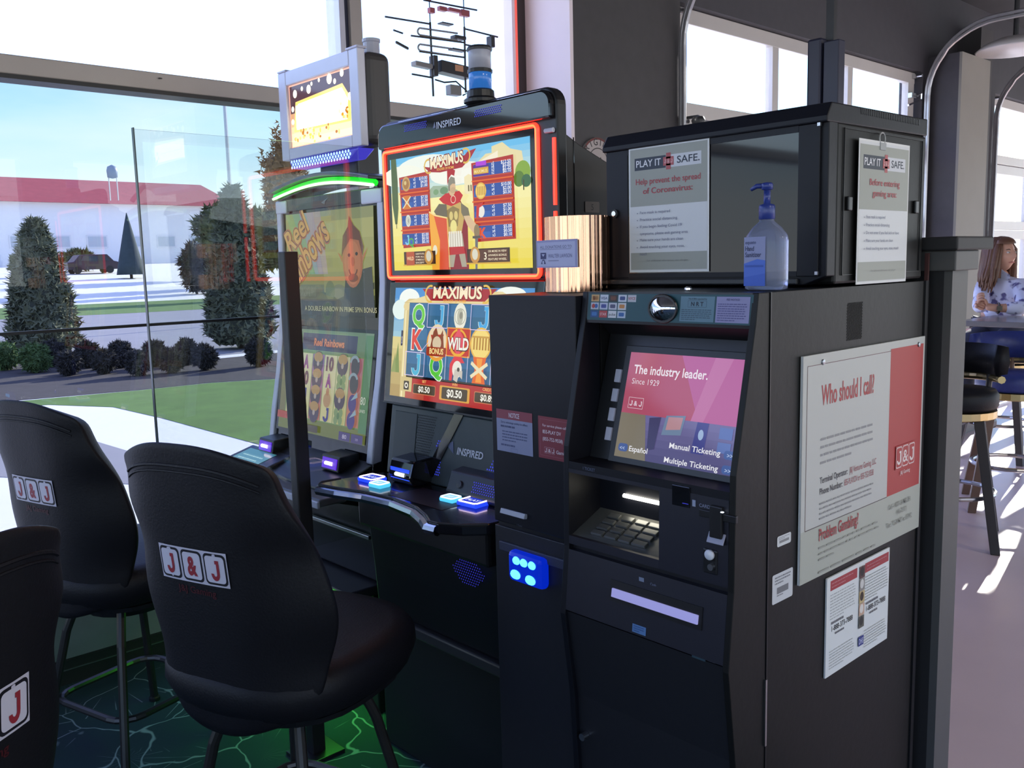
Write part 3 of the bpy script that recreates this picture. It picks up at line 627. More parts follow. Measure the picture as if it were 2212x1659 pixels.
a.grad(0, 0, 1, .42, '#4a4374', '#70699c', 6)
a.rect(0, .42, 1, 1, '#b04a63'); a.poly([(.45, 1), (1, 1), (1, .42), (.66, .42)], '#b95a92'); a.poly([(.72, 1), (.86, 1), (.70, .42), (.60, .42)], '#c26f9f')
a.poly([(.0, .42), (.22, .42), (.28, 0), (.0, 0)], '#7d7460'); a.poly([(.40, .44), (.56, .46), (.54, .28), (.38, .26)], '#6e83a0'); a.poly([(.42, .43), (.54, .44), (.53, .33), (.41, .31)], '#b98a90')
a.poly([(.66, .42), (.75, .42), (.74, .14), (.64, .14)], '#3a3a86'); a.ell(.70, .31, .006, .010, '#9fb6da'); a.poly([(.26, .40), (.36, .42), (.34, .12), (.28, .10)], '#3b3560')
a.rect(.84, .30, .94, .40, '#5a70b0'); a.rect(.84, .18, .94, .27, '#5a70b0', 0)
a.text('The industry leader.', .055, .80, .0175, '#f2e6ee', 'l', width=.178, bold=.02); a.text('Since 1929', .055, .70, .0115, '#eadbe6', 'l', width=.068, bold=0)
a.frame(.055, .47, .185, .57, .0008, '#e8d4de')
for i, ch in enumerate('J&J'): a.text(ch, .078+.042*i, .495, .0095, '#eadbe6', 'c', up=1 if i == 0 else 0)
for x, y in ((.03, .055), (.90, .135), (.90, .01)): a.rrect(x, y, x+.085, y+.075, .006, '#3f5a9a')
a.text('<<', .045, .068, .008, '#b8c8ea'); a.text('Espa\u00f1ol', .13, .068, .0105, '#f4f4fa', 'l', width=.046); a.text('>>', .925, .15, .008, '#b8c8ea'); a.text('>>', .925, .022, .008, '#b8c8ea')
a.text('Manual Ticketing', .875, .155, .0105, '#f4f4fa', 'r', width=.115); a.text('Multiple Ticketing', .875, .022, .0105, '#f4f4fa', 'r', width=.122)
# photographed reflection-like red outline that belongs to the advert picture
a.build('screen_picture', SCREENLO, bz)
for i in range(4):
    t_ = .030+i*.040
    for xx in (-1.199, -.874):
        MB().obox(on_bez(xx, t_+.012, .006), (.0075, 0, 0), sy*.0135, sn*.003).build('function_key', M('pale_key', (.50, .50, .60), .4), k, .001)
# console: shelf, face, keypad alcove
XA = -1.015
MB().prism([(1.30, 1.10), (1.365, 1.10), (1.365, 1.085), (1.30, 1.085)], KXM+.014, KX1-.014).build('console_shelf', POWDER2, k)
CONS = M('console_face', (.014, .014, .024), .42, noise_s=60, noise_a=.12, bump=.1)
cf = MB().prism([(1.299, 1.085), (1.34, 1.085), (1.34, .928), (1.297, .928)], XA, KX1-.014).build('console_face', CONS, k)
MB().prism([(1.299, 1.085), (1.31, 1.085), (1.31, 1.076), (1.299, 1.077)], KXM+.014, XA).build('alcove_lintel', CONS, k)
MB().prism([(1.297, .945), (1.31, .945), (1.31, .928), (1.2965, .928)], KXM+.014, XA).build('alcove_sill', CONS, k)
bx('alcove_back', (KXM+.014, XA+.02, 1.395, 1.404, .93, 1.085), POWDER2, k)
tray = MB().prism([(1.305, .944), (1.398, .985), (1.398, .97), (1.305, .93)], KXM+.014, XA).build('keypad_tray', M('keypad_plate', (.16, .16, .15), .35, metal=.5), k)
ty = Vector((0, .093, .041)).normalized(); tn = Vector((1,0,0)).cross(ty)
KEYM = M('steel_key', (.20, .20, .19), .3, metal=.6)
for r_ in range(4):
    for c_ in range(4):
        MB().obox(Vector((-1.190+c_*.036, 1.319, .9508))+ty*(.006+r_*.019)+tn*.0025, (.0145 if c_ < 3 else .017, 0, 0), ty*.0068, tn*.0028).build('key', KEYM, tray, .0012)
MB().tube([(-1.178, 1.391, 1.022), (-1.085, 1.391, 1.022)], .0042, 8).build('alcove_lamp', led('warm_white_tube', (1, .95, .80), 14), k)
# card slot, reader, coin button on the console face
def cb(name, px0, px1, Y, dep, mat, parent, bev=.001):
    p, q = onY(*px0, Y), onY(*px1, Y); return bx(name, (min(p.x, q.x), max(p.x, q.x), Y-dep, Y+.004, min(p.z, q.z), max(p.z, q.z)), mat, parent, bev)
cb('receipt_window', (1452, 1046), (1490, 1098), 1.298, .001, GLOSSB, cf); cb('receipt_window_lamp', (1474, 1086), (1487, 1090), 1.297, .0008, DIMB, cf)
cb('card_reader', (1512, 1098), (1592, 1132), 1.298, .004, BLACK, cf, .0015); cb('card_reader_mouth', (1536, 1090), (1562, 1165), 1.296, .006, BLACK, cf, .002); cb('card_slot_lamp', (1556, 1105), (1562, 1109), 1.29, .001, LED_WB, cf)
pl = MB().obox(onY(1547, 1163, 1.294), (.017, 0, 0), Vector((0, .45, .9)).normalized()*.010, Vector((0, -.9, .45)).normalized()*.0015).build('card_plate', M('pale_plate', (.36, .36, .46), .4), cf, .0008)
cb('scanner_housing', (1520, 1182), (1551, 1244), 1.298, .003, BLACK, cf, .003)
pc = onY(1534, 1198, 1.294); MB().lathe([(.001, 0), (.0095, 0), (.0095, .004), (.008, .006), (.001, .007)], (0,0,0), 20).build('push_button', M('white_button', (.75, .75, .80), .3), cf, local=True, smooth=True)
ob = bpy.data.objects['push_button']; ob.rotation_euler = (R(90), 0, 0); ob.location = pc-k.location
pc = onY(1538, 1224, 1.294); MB().tube([(pc.x, 1.296, pc.z), (pc.x, 1.288, pc.z)], .006, 14).build('key_lock', STEEL, cf)
a = Art((-.94, 1.2985, 1.058), w=.06, h=.02); a.rect(0, .2, .12, .8, '#9aa0b8'); a.text('CARD', .25, .3, .006, '#8a8fa8'); a.build('card_print', PRINT, cf)
a = Art((-1.23, 1.2998, 1.086), w=.08, h=.013); a.text('I TICKET', .3, .2, .006, '#5a6078'); a.build('ticket_print', PRINT, k)
# lower cash door
dr = MB().prism([(1.296, .916), (1.34, .916), (1.34, .79), (1.283, .79)], KXM+.014, KX1-.014).build('cash_door', CONS, k)
bx('door_gap', (KXM+.014, KX1-.014, 1.31, 1.34, .916, .928), BLACK, k)
MB().prism([(1.2905, .882), (1.30, .882), (1.30, .84), (1.286, .84)], -1.128, -.912).build('cash_slot_frame', BLACK, dr)
MB().obox((-1.0205, 1.2862, .858), (.1015, 0, 0), (0, .0015, .0085), (0, -.002, .0003)).build('cash_slot_light', M('lavender_glow_bar', (.3, .3, .45), .4, emit=(.36, .34, .78), es=.55), dr, .001)
a = Art((-1.069, 1.2835, .794), (1,0,0), (0, .1, 1), .033, .016); a.rect(0, 0, 1, 1, '#5e86b8'); a.para(.1, .1, .9, .9, 3, '#3a5a90', .5, 9); a.build('blue_label', PRINT, dr)
a = Art((-1.06, 1.2945, .888), w=.06, h=.016); a.rect(0, .1, .2, .9, '#8a93a8'); a.text('Cash', .45, .3, .005, '#8088a0'); a.build('cash_print', PRINT, dr)
a = Art((-.93, 1.2835, .786), (1,0,0), (0, .1, 1), .07, .014); a.rect(0, 0, .42, .9, '#24404a'); a.text('n.r.t', .5, .25, .006, '#6a7080'); a.build('maker_print', PRINT, dr)
MB().prism([(1.288, .785), (1.36, .785), (1.36, .0), (1.345, .0), (1.316, .595)], KXM+.014, KX1-.014).build('base_door', M('base_door_black', (.014, .014, .018), .5, noise_s=60, bump=.1), k)
pl_ = onY(1262, 1590, 1.313); MB().tube([(pl_.x, 1.33, pl_.z), (pl_.x, 1.305, pl_.z)], .008, 14).build('base_lock', STEEL, k)
# left module with bill acceptor
lm = bx('bill_module_upper', (KX0, KXM-.003, 1.345, 2.0, .912, 1.432), POWDER2, k, .002)
lw_ = bx('bill_module_lower', (KX0, KXM-.003, 1.345, 2.0, 0, .902), M('bill_module_black', (.02, .02, .026), .45, noise_s=60, bump=.1), k, .002)
bx('module_gap', (KX0+.006, KXM-.006, 1.352, 2.0, .902, .912), BLACK, k)
bx('shelf_bar', (-1.51, -1.30, 1.338, 1.346, .846, .868), M('bar_blue_grey', (.05, .055, .09), .4), lw_, .002)
MB().obox((-1.460, 1.341, .941), (.040, 0, 0), (0, .002, .0055), (0, -.005, .001)).build('ticket_slot', M('slot_pale', (.5, .5, .56), .35), lm, .001)
a = Art((-1.49, 1.345, .905), w=.08, h=.02); a.text('I Ticket', .45, .4, .004, '#60646e'); a.build('slot_print', PRINT, lm)
bx('bill_acceptor', (-1.462, -1.350, 1.318, 1.346, .790, .862), M('blue_smoke_plastic', (.01, .015, .09), .15, emit=(.0, .03, .9), es=.55), lw_, .012)
for i, (dx, dz) in enumerate(((-.022, .017), (.002, .017), (.028, .017), (-.026, -.016), (.022, -.018))):
    MB().lathe([(.001, 0), (.0095, 0), (.008, .003), (.001, .005)], (0,0,0), 14, 1.2 if i < 3 else 1.7, 1 if i < 3 else 1.15).build('acceptor_led', led('bright_acceptor_led', (.05, .40, 1), 5), lw_, local=True)
    ob = [o for o in lw_.children if o.name.startswith('acceptor_led')][-1]; ob.rotation_euler = (R(90), 0, 0); ob.location = Vector((-1.408+dx, 1.3175, .826+dz))-k.location
# stickers on the module
a = Art((-1.513, 1.345, 1.080), w=.117, h=.096); a.rect(0, 0, 1, 1, '#8b8fae'); a.rect(0, .78, 1, 1, '#8c3f4d'); a.text('NOTICE', .5, .83, .0105, '#d8d0dc', 'c', width=.034)
a.text('Zero winnings policy in effect', .12, .68, .0045, '#3c4266', 'l', width=.088); a.para(.12, .55, .9, .66, 1, '#4a5074', .4, 2); a.para(.16, .24, .9, .52, 4, '#555b80', .38, 5); a.para(.12, .12, .85, .2, 1, '#555b80', .5, 6); a.frame(.4, .02, .58, .10, .0005, '#5a5f86')
a.build('notice_sticker', PRINT, lm)
a = Art((-1.378, 1.345, 1.082), w=.097, h=.092); a.rect(0, 0, 1, 1, '#84333f'); a.frame(.06, .07, .94, .93, .0007, '#a2606a'); a.text('For service please call', .14, .76, .0055, '#e0c8d0', 'l', width=.070); a.text('855-PLAY DV', .14, .60, .0075, '#ead8de', 'l', width=.055); a.text('(855-752-9558)', .14, .43, .0075, '#ead8de', 'l', width=.060)
jj_tiles(a, .18, .12, .52, .29, '#84333f', '#e6d4da', '#c0909a', .01); a.text('Gaming', .56, .16, .0075, '#e6d4da', 'l', width=.034); a.build('service_sticker', PRINT, lm)
# side: vent and labels
vt = MB()
for i in range(11):
    for j in range(26):
        yv = 1.680+.064*(i+.5*(j % 2))/11; zv = 1.335+.074*j/26 ; vt.tube([(KX1-.001, yv, zv), (KX1+.0006, yv, zv)], .0017, 6)
vt.build('side_vent', M('vent_black', (.006, .006, .006), .7), k, kind='stuff')
def side_label(name, y0, z0, w, h, fn, label=None, parent=k):
    a = Art((KX1, y0, z0), (0,1,0), (0,0,1), w, h, .0006); fn(a); return a.build(name, PRINT, parent, label=label)
def lb1(a): a.rrect(0, 0, 1, 1, .004, '#d4d6d8'); a.rect(.15, .3, .85, .55, '#8a8a8c'); a.para(.1, .6, .9, .9, 2, '#9a9aa0', .5, 3)
def lb2(a): a.rrect(0, 0, 1, 1, .004, '#cfd0d4'); a.para(.12, .62, .9, .92, 3, '#77787e', .5, 8); a.rect(.22, .30, .78, .52, '#77787e'); a.para(.22, .2, .8, .28, 1, '#8a8a90', .5, 2)
p = onX(1678, 1183, KX1); q = onX(1708, 1157, KX1); side_label('asset_label', p.y, p.z, q.y-p.y, .020, lb1)
p = onX(1667, 1308, KX1); q = onX(1712, 1233, KX1); side_label('barcode_label', p.y, p.z, q.y-p.y, .056, lb2)

# things fixed to the kiosk side: notice board and leaflet
nb = thing('notice_board', 'white and red notice board screwed to the kiosk side', 'notice', (KX1+.004, 1.765, .88))
bx('board', (KX1+.0015, KX1+.006, 1.504, 2.028, .882, 1.318), PAPER, nb)
a = Art((KX1+.006, 1.504, .882), (0,1,0), (0,0,1), .524, .436, .0004)
a.rect(0, 0, 1, 1, '#c0c0bc'); a.rect(0, 0, 1, .235, '#b2b4aa'); a.rect(.03, .235, .68, .955, '#c2c2bf'); a.rect(.68, .235, .985, .965, '#b23a38')
a.line([(.03, .235), (.03, .955), (.68, .955)], .0012, '#6d4a4a'); a.line([(.03, .235), (.68, .235)], .0016, '#4a3c3c')
a.text('Who should I call?', .13, .775, .038, '#b03a3c', 'l', width=.215, bold=.018)
a.para(.13, .50, .55, .64, 4, '#8f8f92', .30, 11); a.text('Terminal Operator:', .13, .425, .0125, '#4a4a4e', 'l', width=.110); a.text('J&J Ventures Gaming, LLC', .355, .425, .0125, '#a65a60', 'l', width=.115, bold=.005)
a.text('Phone Number:', .13, .375, .0125, '#4a4a4e', 'l', width=.090); a.text('855-PLAYDV or 855-752-9558', .315, .375, .0125, '#a65a60', 'l', width=.125, bold=.005)
a.para(.13, .255, .57, .345, 4, '#8f8f92', .30, 12)
a.text('Problem Gambling?', .13, .165, .024, '#a83c40', 'l', width=.160, bold=.015); a.para(.13, .065, .62, .145, 3, '#999a94', .30, 13, .3); a.para(.13, .005, .9, .035, 1, '#999a94', .30, 14)
a.text('Call 1-800-GAMBLER', .80, .165, .011, '#8d8f88', 'c', width=.11); a.text('(426-2537)', .82, .125, .010, '#8d8f88', 'c', width=.05); a.text('Text "ILGAMB" to 53342', .80, .075, .011, '#8d8f88', 'c', width=.125)
jj_tiles(a, .745, .355, .925, .475, '#b23a38', '#e6d8d6', '#dcc4c2', .012); a.text('J&J Gaming', .835, .325, .008, '#dcc8c6', 'c', width=.048)
a.build('print', PRINT, nb)
for yy in (1.575, 1.995): MB().lathe([(.001, 0), (.006, 0), (.005, .003), (.001, .004)], (0,0,0), 12).build('screw', STEEL, nb, local=True); ob = [o for o in nb.children if o.name.startswith('screw')][-1]; ob.rotation_euler = (0, R(90), 0); ob.location = Vector((KX1+.0065, yy, 1.302))-nb.location
lf = thing('leaflet_sheet', 'white two-column leaflet with red headers below the notice board', 'leaflet', (KX1+.002, 1.75, .66))
bx('sheet', (KX1+.001, KX1+.004, 1.614, 1.888, .658, .866), PAPER, lf)
a = Art((KX1+.004, 1.614, .658), (0,1,0), (0,0,1), .274, .208, .0003)
a.rect(0, 0, 1, 1, '#e2e4e4'); a.rect(.05, .86, .46, .96, '#a8383f'); a.rect(.585, .86, .985, .96, '#a8383f', 0)
for j, x in enumerate((.05, .59)):
    a.para(x+.02, .875, x+.37, .945, 2, '#c07a80', .3, 20+j); a.para(x, .56, x+.39, .83, 9, '#a8abaa', .32, 22+j); a.text('1-888-373-7888', x+.19, .445, .011, '#2c2c30', 'c', width=.088); a.para(x+.02, .51, x+.37, .55, 1, '#6a6a70', .6, 24+j); a.para(x+.08, .39, x+.32, .43, 1, '#6a6a70', .5, 25+j); a.para(x, .06, x+.38, .26, 7, '#b2b5b4', .32, 26+j)
for i, c in enumerate(('#5a3a38', '#8f8a86', '#c8b080', '#caa690', '#5c5a52')): a.rect(.49, .83-.13*i, .575, .955-.13*i, c, 1 if i == 0 else 0); a.ell(.53, .90-.13*i, .008, .010, ('#241a1a', '#d8d4d0', '#3a2c20', '#e4dcd4', '#2c2c2a')[i])
a.rect(.49, .12, .575, .22, '#2c3a86'); a.text('DHS', .5325, .14, .012, '#c8ccea', 'c', width=.018)
a.build('print', PRINT, lf)

# ================================================================== BLACK CABINET ON TOP OF THE KIOSK
c = thing('wall_cabinet', 'black steel rack cabinet with smoked glass door on top of the kiosk', 'cabinet', (-1.125, 1.81, 1.44))
bx('body', (-1.395, -.853, 1.63, 2.022, 1.445, 1.75), POWDER, c, .006)
MB().prism([(1.588, 1.756), (1.605, 1.782), (2.022, 1.786), (2.022, 1.75), (1.588, 1.745)], -1.40, -.851).build('top_cover', POWDER2, c, .003)
lv = MB()
for i in range(34): yv = 1.72+i*.0078; lv.obox((-.851, yv, 1.7755), (.0008, 0, 0), (0, .0022, .001), (0, -.001, .0055))
lv.build('louvre_row', BLACK, c, kind='stuff')
lv = MB().box(-.8525, -.850, 1.655, 2.0, 1.462, 1.463).box(-.8525, -.850, 1.655, 2.0, 1.738, 1.739).box(-.8525, -.850, 1.655, 1.656, 1.462, 1.739).box(-.8525, -.850, 1.999, 2.0, 1.462, 1.739).build('side_panel_seam', BLACK, c)
bx('side_latch', (-.853, -.846, 1.668, 1.684, 1.585, 1.612), BLACK, c, .002); bx('side_latch', (-.853, -.846, 1.965, 1.981, 1.585, 1.612), BLACK, c, .002)
MB().prism([(-1.395, 1.445), (-.90, 1.445), (-.853, 1.462), (-.853, 1.75), (-1.395, 1.75)], 1.60, 1.632, 'y').build('front_frame', POWDER2, c, .002)
d = thing('x', '', None); bpy.data.objects.remove(d)
fd = bx('door_frame', (-1.393, -1.330, 1.594, 1.602, 1.462, 1.745), POWDER2, c, .001)
bx('door_frame', (-.912, -.868, 1.594, 1.602, 1.462, 1.745), POWDER2, c, .001)
bx('door_rail', (-1.33, -.912, 1.594, 1.602, 1.462, 1.472), POWDER2, c); bx('door_rail', (-1.33, -.912, 1.594, 1.602, 1.733, 1.745), POWDER2, c)
bx('door_glass', (-1.33, -.912, 1.5955, 1.600, 1.472, 1.733), M('smoked_glass', (.006, .006, .011), .05, coat=.3), c)
bx('bottom_trim', (-1.395, -.91, 1.590, 1.6, 1.447, 1.458), DARKG, c, .002)
lk = onY(1330, 462, 1.594); MB().tube([(lk.x, 1.60, lk.z), (lk.x, 1.588, lk.z)], .010, 18).build('door_lock', BLACK, c); MB().tube([(lk.x, 1.589, lk.z), (lk.x, 1.586, lk.z)], .006, 14).build('lock_barrel', CHROME, c)
for zz in (1.468, 1.742): bx('hinge_pin', (-.872, -.866, 1.59, 1.596, zz-.003, zz+.003), STEEL, c)
pf = onY(1475, 624, 1.40); MB().lathe([(.004, 0), (.008, .002), (.008, .006), (.003, .009)], (-1.045, 1.43, 1.44), 12).build('kiosk_top_stud', CHROME, k)
# printed sheets taped to the cabinet
def sheet(name, label, P0, ux, w, h, head, lines, footer, tilt=0):
    ux = Vector(ux).normalized(); n_ = ux.cross(Vector((0,0,1)))
    t = thing(name, label, 'paper sign', Vector(P0)+ux*w/2, group='printed safety signs')
    MB().obox(Vector(P0)+ux*w/2+Vector((0,0,h/2))+n_*.0012, ux*w/2, (0,0,h/2), n_*.0005).build('paper', PAPER, t)
    a = Art(Vector(P0)+n_*.0017, ux, (0,0,1), w, h, .0002)
    a.rect(.02, .015, .98, .985, '#dcdde0'); a.rect(.02, .52, .98, .965, '#a3a59d'); a.rect(.02, .02, .98, .155, '#a3a59d', 0)
    a.rect(.08, .80, .48, .895, '#2e3645'); a.rect(.50, .80, .91, .895, '#d4d5dc', 0); a.text('PLAY IT', .10, .825, .0145, '#e4e4ea', 'l', width=.068); a.text('SAFE.', .62, .825, .0145, '#2e3645', 'l', width=.058)
    a.rect(.45, .815, .58, .88, '#b4565a'); a.rect(.487, .785, .543, .91, '#b4565a', 0); jj_tiles(a, .455, .825, .575, .87, '#c0686c', '#dcb8ba', None, 0)
    for i, s_ in enumerate(head): a.text(s_, .5, .69-.075*i, .0125, '#b2404a', 'c', width=min(.172, .0088*len(s_)), bold=.008)
    y = .46
    for s_ in lines:
        if s_.startswith(' '): pass
        else: a.ell(.115, y+.006, .0012, .0012, '#5a5f78', 8)
        a.text(s_.strip(), .15, y, .0060, '#6a6f8a', 'l', width=.0039*len(s_.strip()), bold=0); y -= .055 if not s_.startswith(' ') else .05
    a.text(footer, .5, .085, .004, '#80837e', 'c', width=.11, bold=0)
    a.build('print', PRINT, t)
sheet('safety_sign', 'paper safety sign taped to the cabinet glass door', (-1.325, 1.594, 1.474), (1,0,0), .213, .278, ('Help prevent the spread', 'of Coronavirus:'),
      ('Face mask is required', 'Practice social distancing', 'If you begin feeling Covid 19', ' symptoms, please exit gaming area', 'Make sure your hands are clean', 'Avoid touching your eyes, nose,', ' mouth'), 'For additional information visit cdc.gov')
p = onX(1847, 615, -.846)
sheet('safety_sign', 'paper safety sign on the right side of the cabinet', (-.846, p.y, p.z), (0,1,0), .2215, .280, ('Before entering', 'gaming area:'),
      ('Face mask is required', 'Practice social distancing', 'Do not enter if you feel sick or have', 'Make sure your hands are clean', 'Avoid touching your eyes, nose, mouth'), 'For additional information visit cdc.gov')
t = thing('paper_clip', 'clear clip above the paper sign on the cabinet side', 'clip', (-.845, 1.84, 1.752))
yc_, zc_ = onX(1906, 300, -.845).y, onX(1906, 300, -.845).z
MB().tube([(-.845, yc_+.012*math.cos(2*math.pi*i/16), zc_+.012*math.sin(2*math.pi*i/16)) for i in range(16)], .0018, 6, closed=True).box(-.848, -.842, yc_-.012, yc_+.012, zc_-.022, zc_-.008).build('clip', M('clip_grey', (.4, .4, .4), .2), t)

# ================================================================== SANITISER BOTTLE
sx_, sy_ = -.899, 1.466
s_ = thing('sanitizer_bottle', 'clear hand sanitizer pump bottle with blue label on the kiosk top', 'bottle', (sx_, sy_, 1.441))
gel = M('clear_gel', (.55, .60, .80), .08, noise_s=6, noise_a=.05); gel.node_tree.nodes['Principled BSDF'].inputs['Transmission Weight'].default_value = .75; gel.node_tree.nodes['Principled BSDF'].inputs['IOR'].default_value = 1.25
MB().lathe([(.030, 0), (.037, .003), (.038, .02), (.038, .088), (.036, .098), (.026, .112), (.015, .122), (.013, .124), (.013, .130)], (sx_, sy_, 1.441), 36, 1.03, .62, 3.2).build('bottle', gel, s_, smooth=True)
PB = M('pump_blue', (.03, .05, .25), .3)
MB().lathe([(.0135, 0), (.0145, .001), (.0145, .022), (.013, .026), (.006, .028), (.006, .052), (.009, .053)], (sx_, sy_, 1.568), 20).build('pump_collar', PB, s_, smooth=True)
MB().lathe([(.006, 0), (.010, .001), (.0105, .010), (.008, .013), (.001, .014)], (sx_, sy_, 1.62), 18).tube([(sx_, sy_, 1.628), (sx_-.018, sy_-.006, 1.628), (sx_-.028, sy_-.009, 1.622)], [.005, .0045, .003], 8).build('pump_head', PB, s_, smooth=True)
a = Art((sx_-.031, sy_-.0242, 1.449), w=.044, h=.088, lift=.0004); a.rect(0, 0, 1, 1, '#8f94bc'); a.poly([(0, 0), (1, 0), (1, .52), (.62, .55), (0, .46)], '#4a6ed0'); a.poly([(0, 0), (1, 0), (1, .26), (0, .18)], '#3d62c8')
a.text('equate', .06, .86, .0058, '#3a4270', 'l', width=.022); a.text('Hand', .06, .72, .0085, '#2e3560', 'l', width=.018); a.text('Sanitizer', .06, .595, .0085, '#2e3560', 'l', width=.033); a.rect(.06, .385, .92, .43, '#3456b4')
a.build('label_print', PRINT, s_)
# ================================================================== COPPER CAN WITH CARD
cx_, cy_ = -1.442, 1.545
t = thing('donation_can', 'tall shiny copper-gold can with a white donation card on the kiosk top', 'can', (cx_, cy_, 1.433))
def can(u, v):
    a_ = 2*math.pi*u; rr_ = .074*(1+.010*math.sin(23*a_)+.008*math.sin(41*a_+1)+.006*math.sin(9*a_))
    return (cx_+rr_*math.cos(a_), cy_+rr_*math.sin(a_), 1.4335+.17*v)
MB().grid(can, 240, 1).build('can', M('brushed_copper', (.70, .40, .26), .12, metal=1, noise_s=2, noise_a=.05), t, smooth=True)
MB().lathe([(.001, 0), (.073, 0), (.073, .004), (.001, .004)], (cx_, cy_, 1.4335), 40).build('can_bottom', STEEL, t)
p = onY(1160, 579, 1.466)
a = Art((p.x, 1.466, p.z), w=.128, h=.062, lift=.001); a.rect(0, 0, 1, 1, '#9d9cc8'); a.rect(.03, .05, .95, .92, '#b6b8da'); a.text('ALL DONATIONS GO TO:', .10, .70, .0062, '#6a6c94', 'l', width=.100); a.rect(.10, .655, .86, .672, '#7a7ca0')
a.text('WALTER LAWSON', .30, .36, .0085, '#6c6e98', 'l', width=.074, bold=.002); a.rect(.30, .24, .56, .265, '#7a7ca0'); a.rect(.11, .32, .25, .55, '#3c3c6c'); a.poly([(.14, .50), (.22, .50), (.18, .40)], '#b6b8da'); a.poly([(.12, .14), (.16, .30), (.20, .30), (.24, .14)], '#3c3c6c'); a.ell(.18, .2, .003, .004, '#b6b8da')
bx('card', (p.x, p.x+.128, 1.466, 1.4675, p.z, p.z+.062), PAPER, t); a.build('card_print', PRINT, t)

# ================================================================== SLOT MACHINE WITH RED LIT FRAME
MX = -1.950
m = thing('slot_machine', 'slot machine with glowing red framed upper screen and blue buttons', 'slot machine', (MX, 1.85, 0), group='slot machines')
XL, XR = MX-.335, MX+.335
# cabinet sides and rear (side outline in Y,Z)
sd = [(1.655, .46), (1.64, .86), (1.66, 1.45), (1.68, 1.83), (1.745, 1.80), (2.02, 1.70), (2.08, 1.55), (2.08, .46)]
bx('base_stand', (XL-.0, XR, 1.52, 2.06, 0, .42), M('stand_black', (.013, .013, .015), .45, noise_s=20), m, .006)
bx('stand_ledge', (XL-.0, XR+.02, 1.485, 2.06, .42, .455), M('ledge_grey', (.05, .05, .055), .3), m, .006)
MB().prism(sd, XL+.02, XR-.02).build('cabinet', BLACK, m, .006)
MB().prism(sd, XR-.02, XR).build('side_panel', M('side_panel_grey', (.035, .034, .034), .5, noise_s=40, bump=.1), m, .004)
MB().prism([(1.50, .455), (1.49, .60), (1.47, .80), (1.655, .80), (1.655, .455)], XL+.02, XR-.02).build('lower_door', BLACK, m, .01)
bx('side_seam', (XR-.001, XR+.001, 1.722, 1.7245, 1.3, 1.815), GLOSSB, m)
# head
def round_top(x0, x1, z0, z1, r, n=7):
    p = [(x0, z0), (x1, z0)]
    for cx, a0 in ((x1-r, 0), (x0+r, 90)):
        for q in range(n+1): an = R(a0+90*q/n); p.append((cx+r*math.cos(an), z1-r+r*math.sin(an)))
    return p
MB().prism(round_top(XL-.012, XR+.058, 1.463, 1.924, .045), 1.606, 1.640, 'y').build('head_housing', BLACK, m, .006, seg=3)
bx('head_side', (XR+.004, XR+.056, 1.606, 1.640, 1.15, 1.462), BLACK, m, .004)
MB().prism(round_top(XL-.004, XR+.050, 1.846, 1.916, .036), 1.590, 1.608, 'y').build('head_visor', GLOSSB, m, .006)
a = Art((MX-.30, 1.5895, 1.862), w=.60, h=.05); a.text('INSPIRED', .5, .22, .018, '#d8dcea', 'c', width=.105); a.poly([(.385, .28), (.40, .62), (.407, .30)], '#7a7f98'); a.build('head_print', PRINT, m)
def dots(name, P0, ux, uy, nx, ny, dx, dy, r, mat, parent, mask=None, n=5):
    P0, ux, uy = Vector(P0), Vector(ux).normalized(), Vector(uy).normalized(); nn = ux.cross(uy); mb = MB()
    for j in range(ny):
        for i in range(nx):
            u, v = i+.5*(j % 2), j
            if mask and not mask(u/nx, v/ny): continue
            c_ = P0+ux*(u*dx)+uy*(v*dy)
            mb.add([c_+nn*.0008+r*(math.cos(2*math.pi*q/n)*ux+math.sin(2*math.pi*q/n)*uy) for q in range(n)], [tuple(range(n))])
    return mb.build(name, mat, parent, kind='stuff')
for xx in (MX-.20, MX+.11): dots('head_grille', (xx, 1.5895, 1.884), (1,0,0), (0,0,1), 15, 4, .007, .005, .0019, DIMB, m)
MB().prism([(1.635, 1.25), (1.635, 1.86), (1.70, 1.83), (1.70, 1.25)], XL+.02, XR-.02).build('head_back', BLACK, m)
bx('side_light_strip', (XR+.045, XR+.052, 1.600, 1.608, 1.64, 1.80), LED_R, m); bx('side_light_strip', (XR+.045, XR+.052, 1.600, 1.608, 1.46, 1.625), LED_R, m)
MB().tube([(XR+.022, 1.60, 1.818), (XR+.05, 1.60, 1.818)], .006, 8).build('side_handle', SILVER, m)
# red framed upper monitor
FX0, FX1, FZ0, FZ1 = -2.277, -1.624, 1.467, 1.838
um = bx('upper_monitor', (FX0-.004, FX1+.004, 1.605, 1.64, FZ0-.004, FZ1+.004), GLOSSB, m, .004)
def rrect_path(x0, x1, z0, z1, r, Y, n=6):
    p = []
    for cx, cz, a0 in ((x1-r, z1-r, 0), (x0+r, z1-r, 90), (x0+r, z0+r, 180), (x1-r, z0+r, 270)):
        for q in range(n+1): an = R(a0+90*q/n); p.append((cx+r*math.cos(an), Y, cz+r*math.sin(an)))
    return p
MB().tube(rrect_path(FX0, FX1, FZ0, FZ1, .012, 1.604), .0066, 8, closed=True).build('red_light_frame', LED_R, um)
MB().tube(rrect_path(FX0+.001, FX1-.001, FZ0+.001, FZ1-.001, .012, 1.599), .0028, 8, closed=True).build('red_light_core', LED_R2, um)
a = Art((-2.249, 1.605, 1.489), w=.598, h=.325, lift=.0006)
a.grad(0, .0, 1, .70, '#e8d33a', '#f6f0b4', 9); a.grad(0, .70, 1, 1, '#cfe4d8', '#5cb8ea', 6)
a.ell(.28, .90, .13, .03, '#eef4ea'); a.ell(.10, .84, .10, .03, '#f2f4e4'); a.ell(.52, .80, .12, .03, '#f4f4e8')
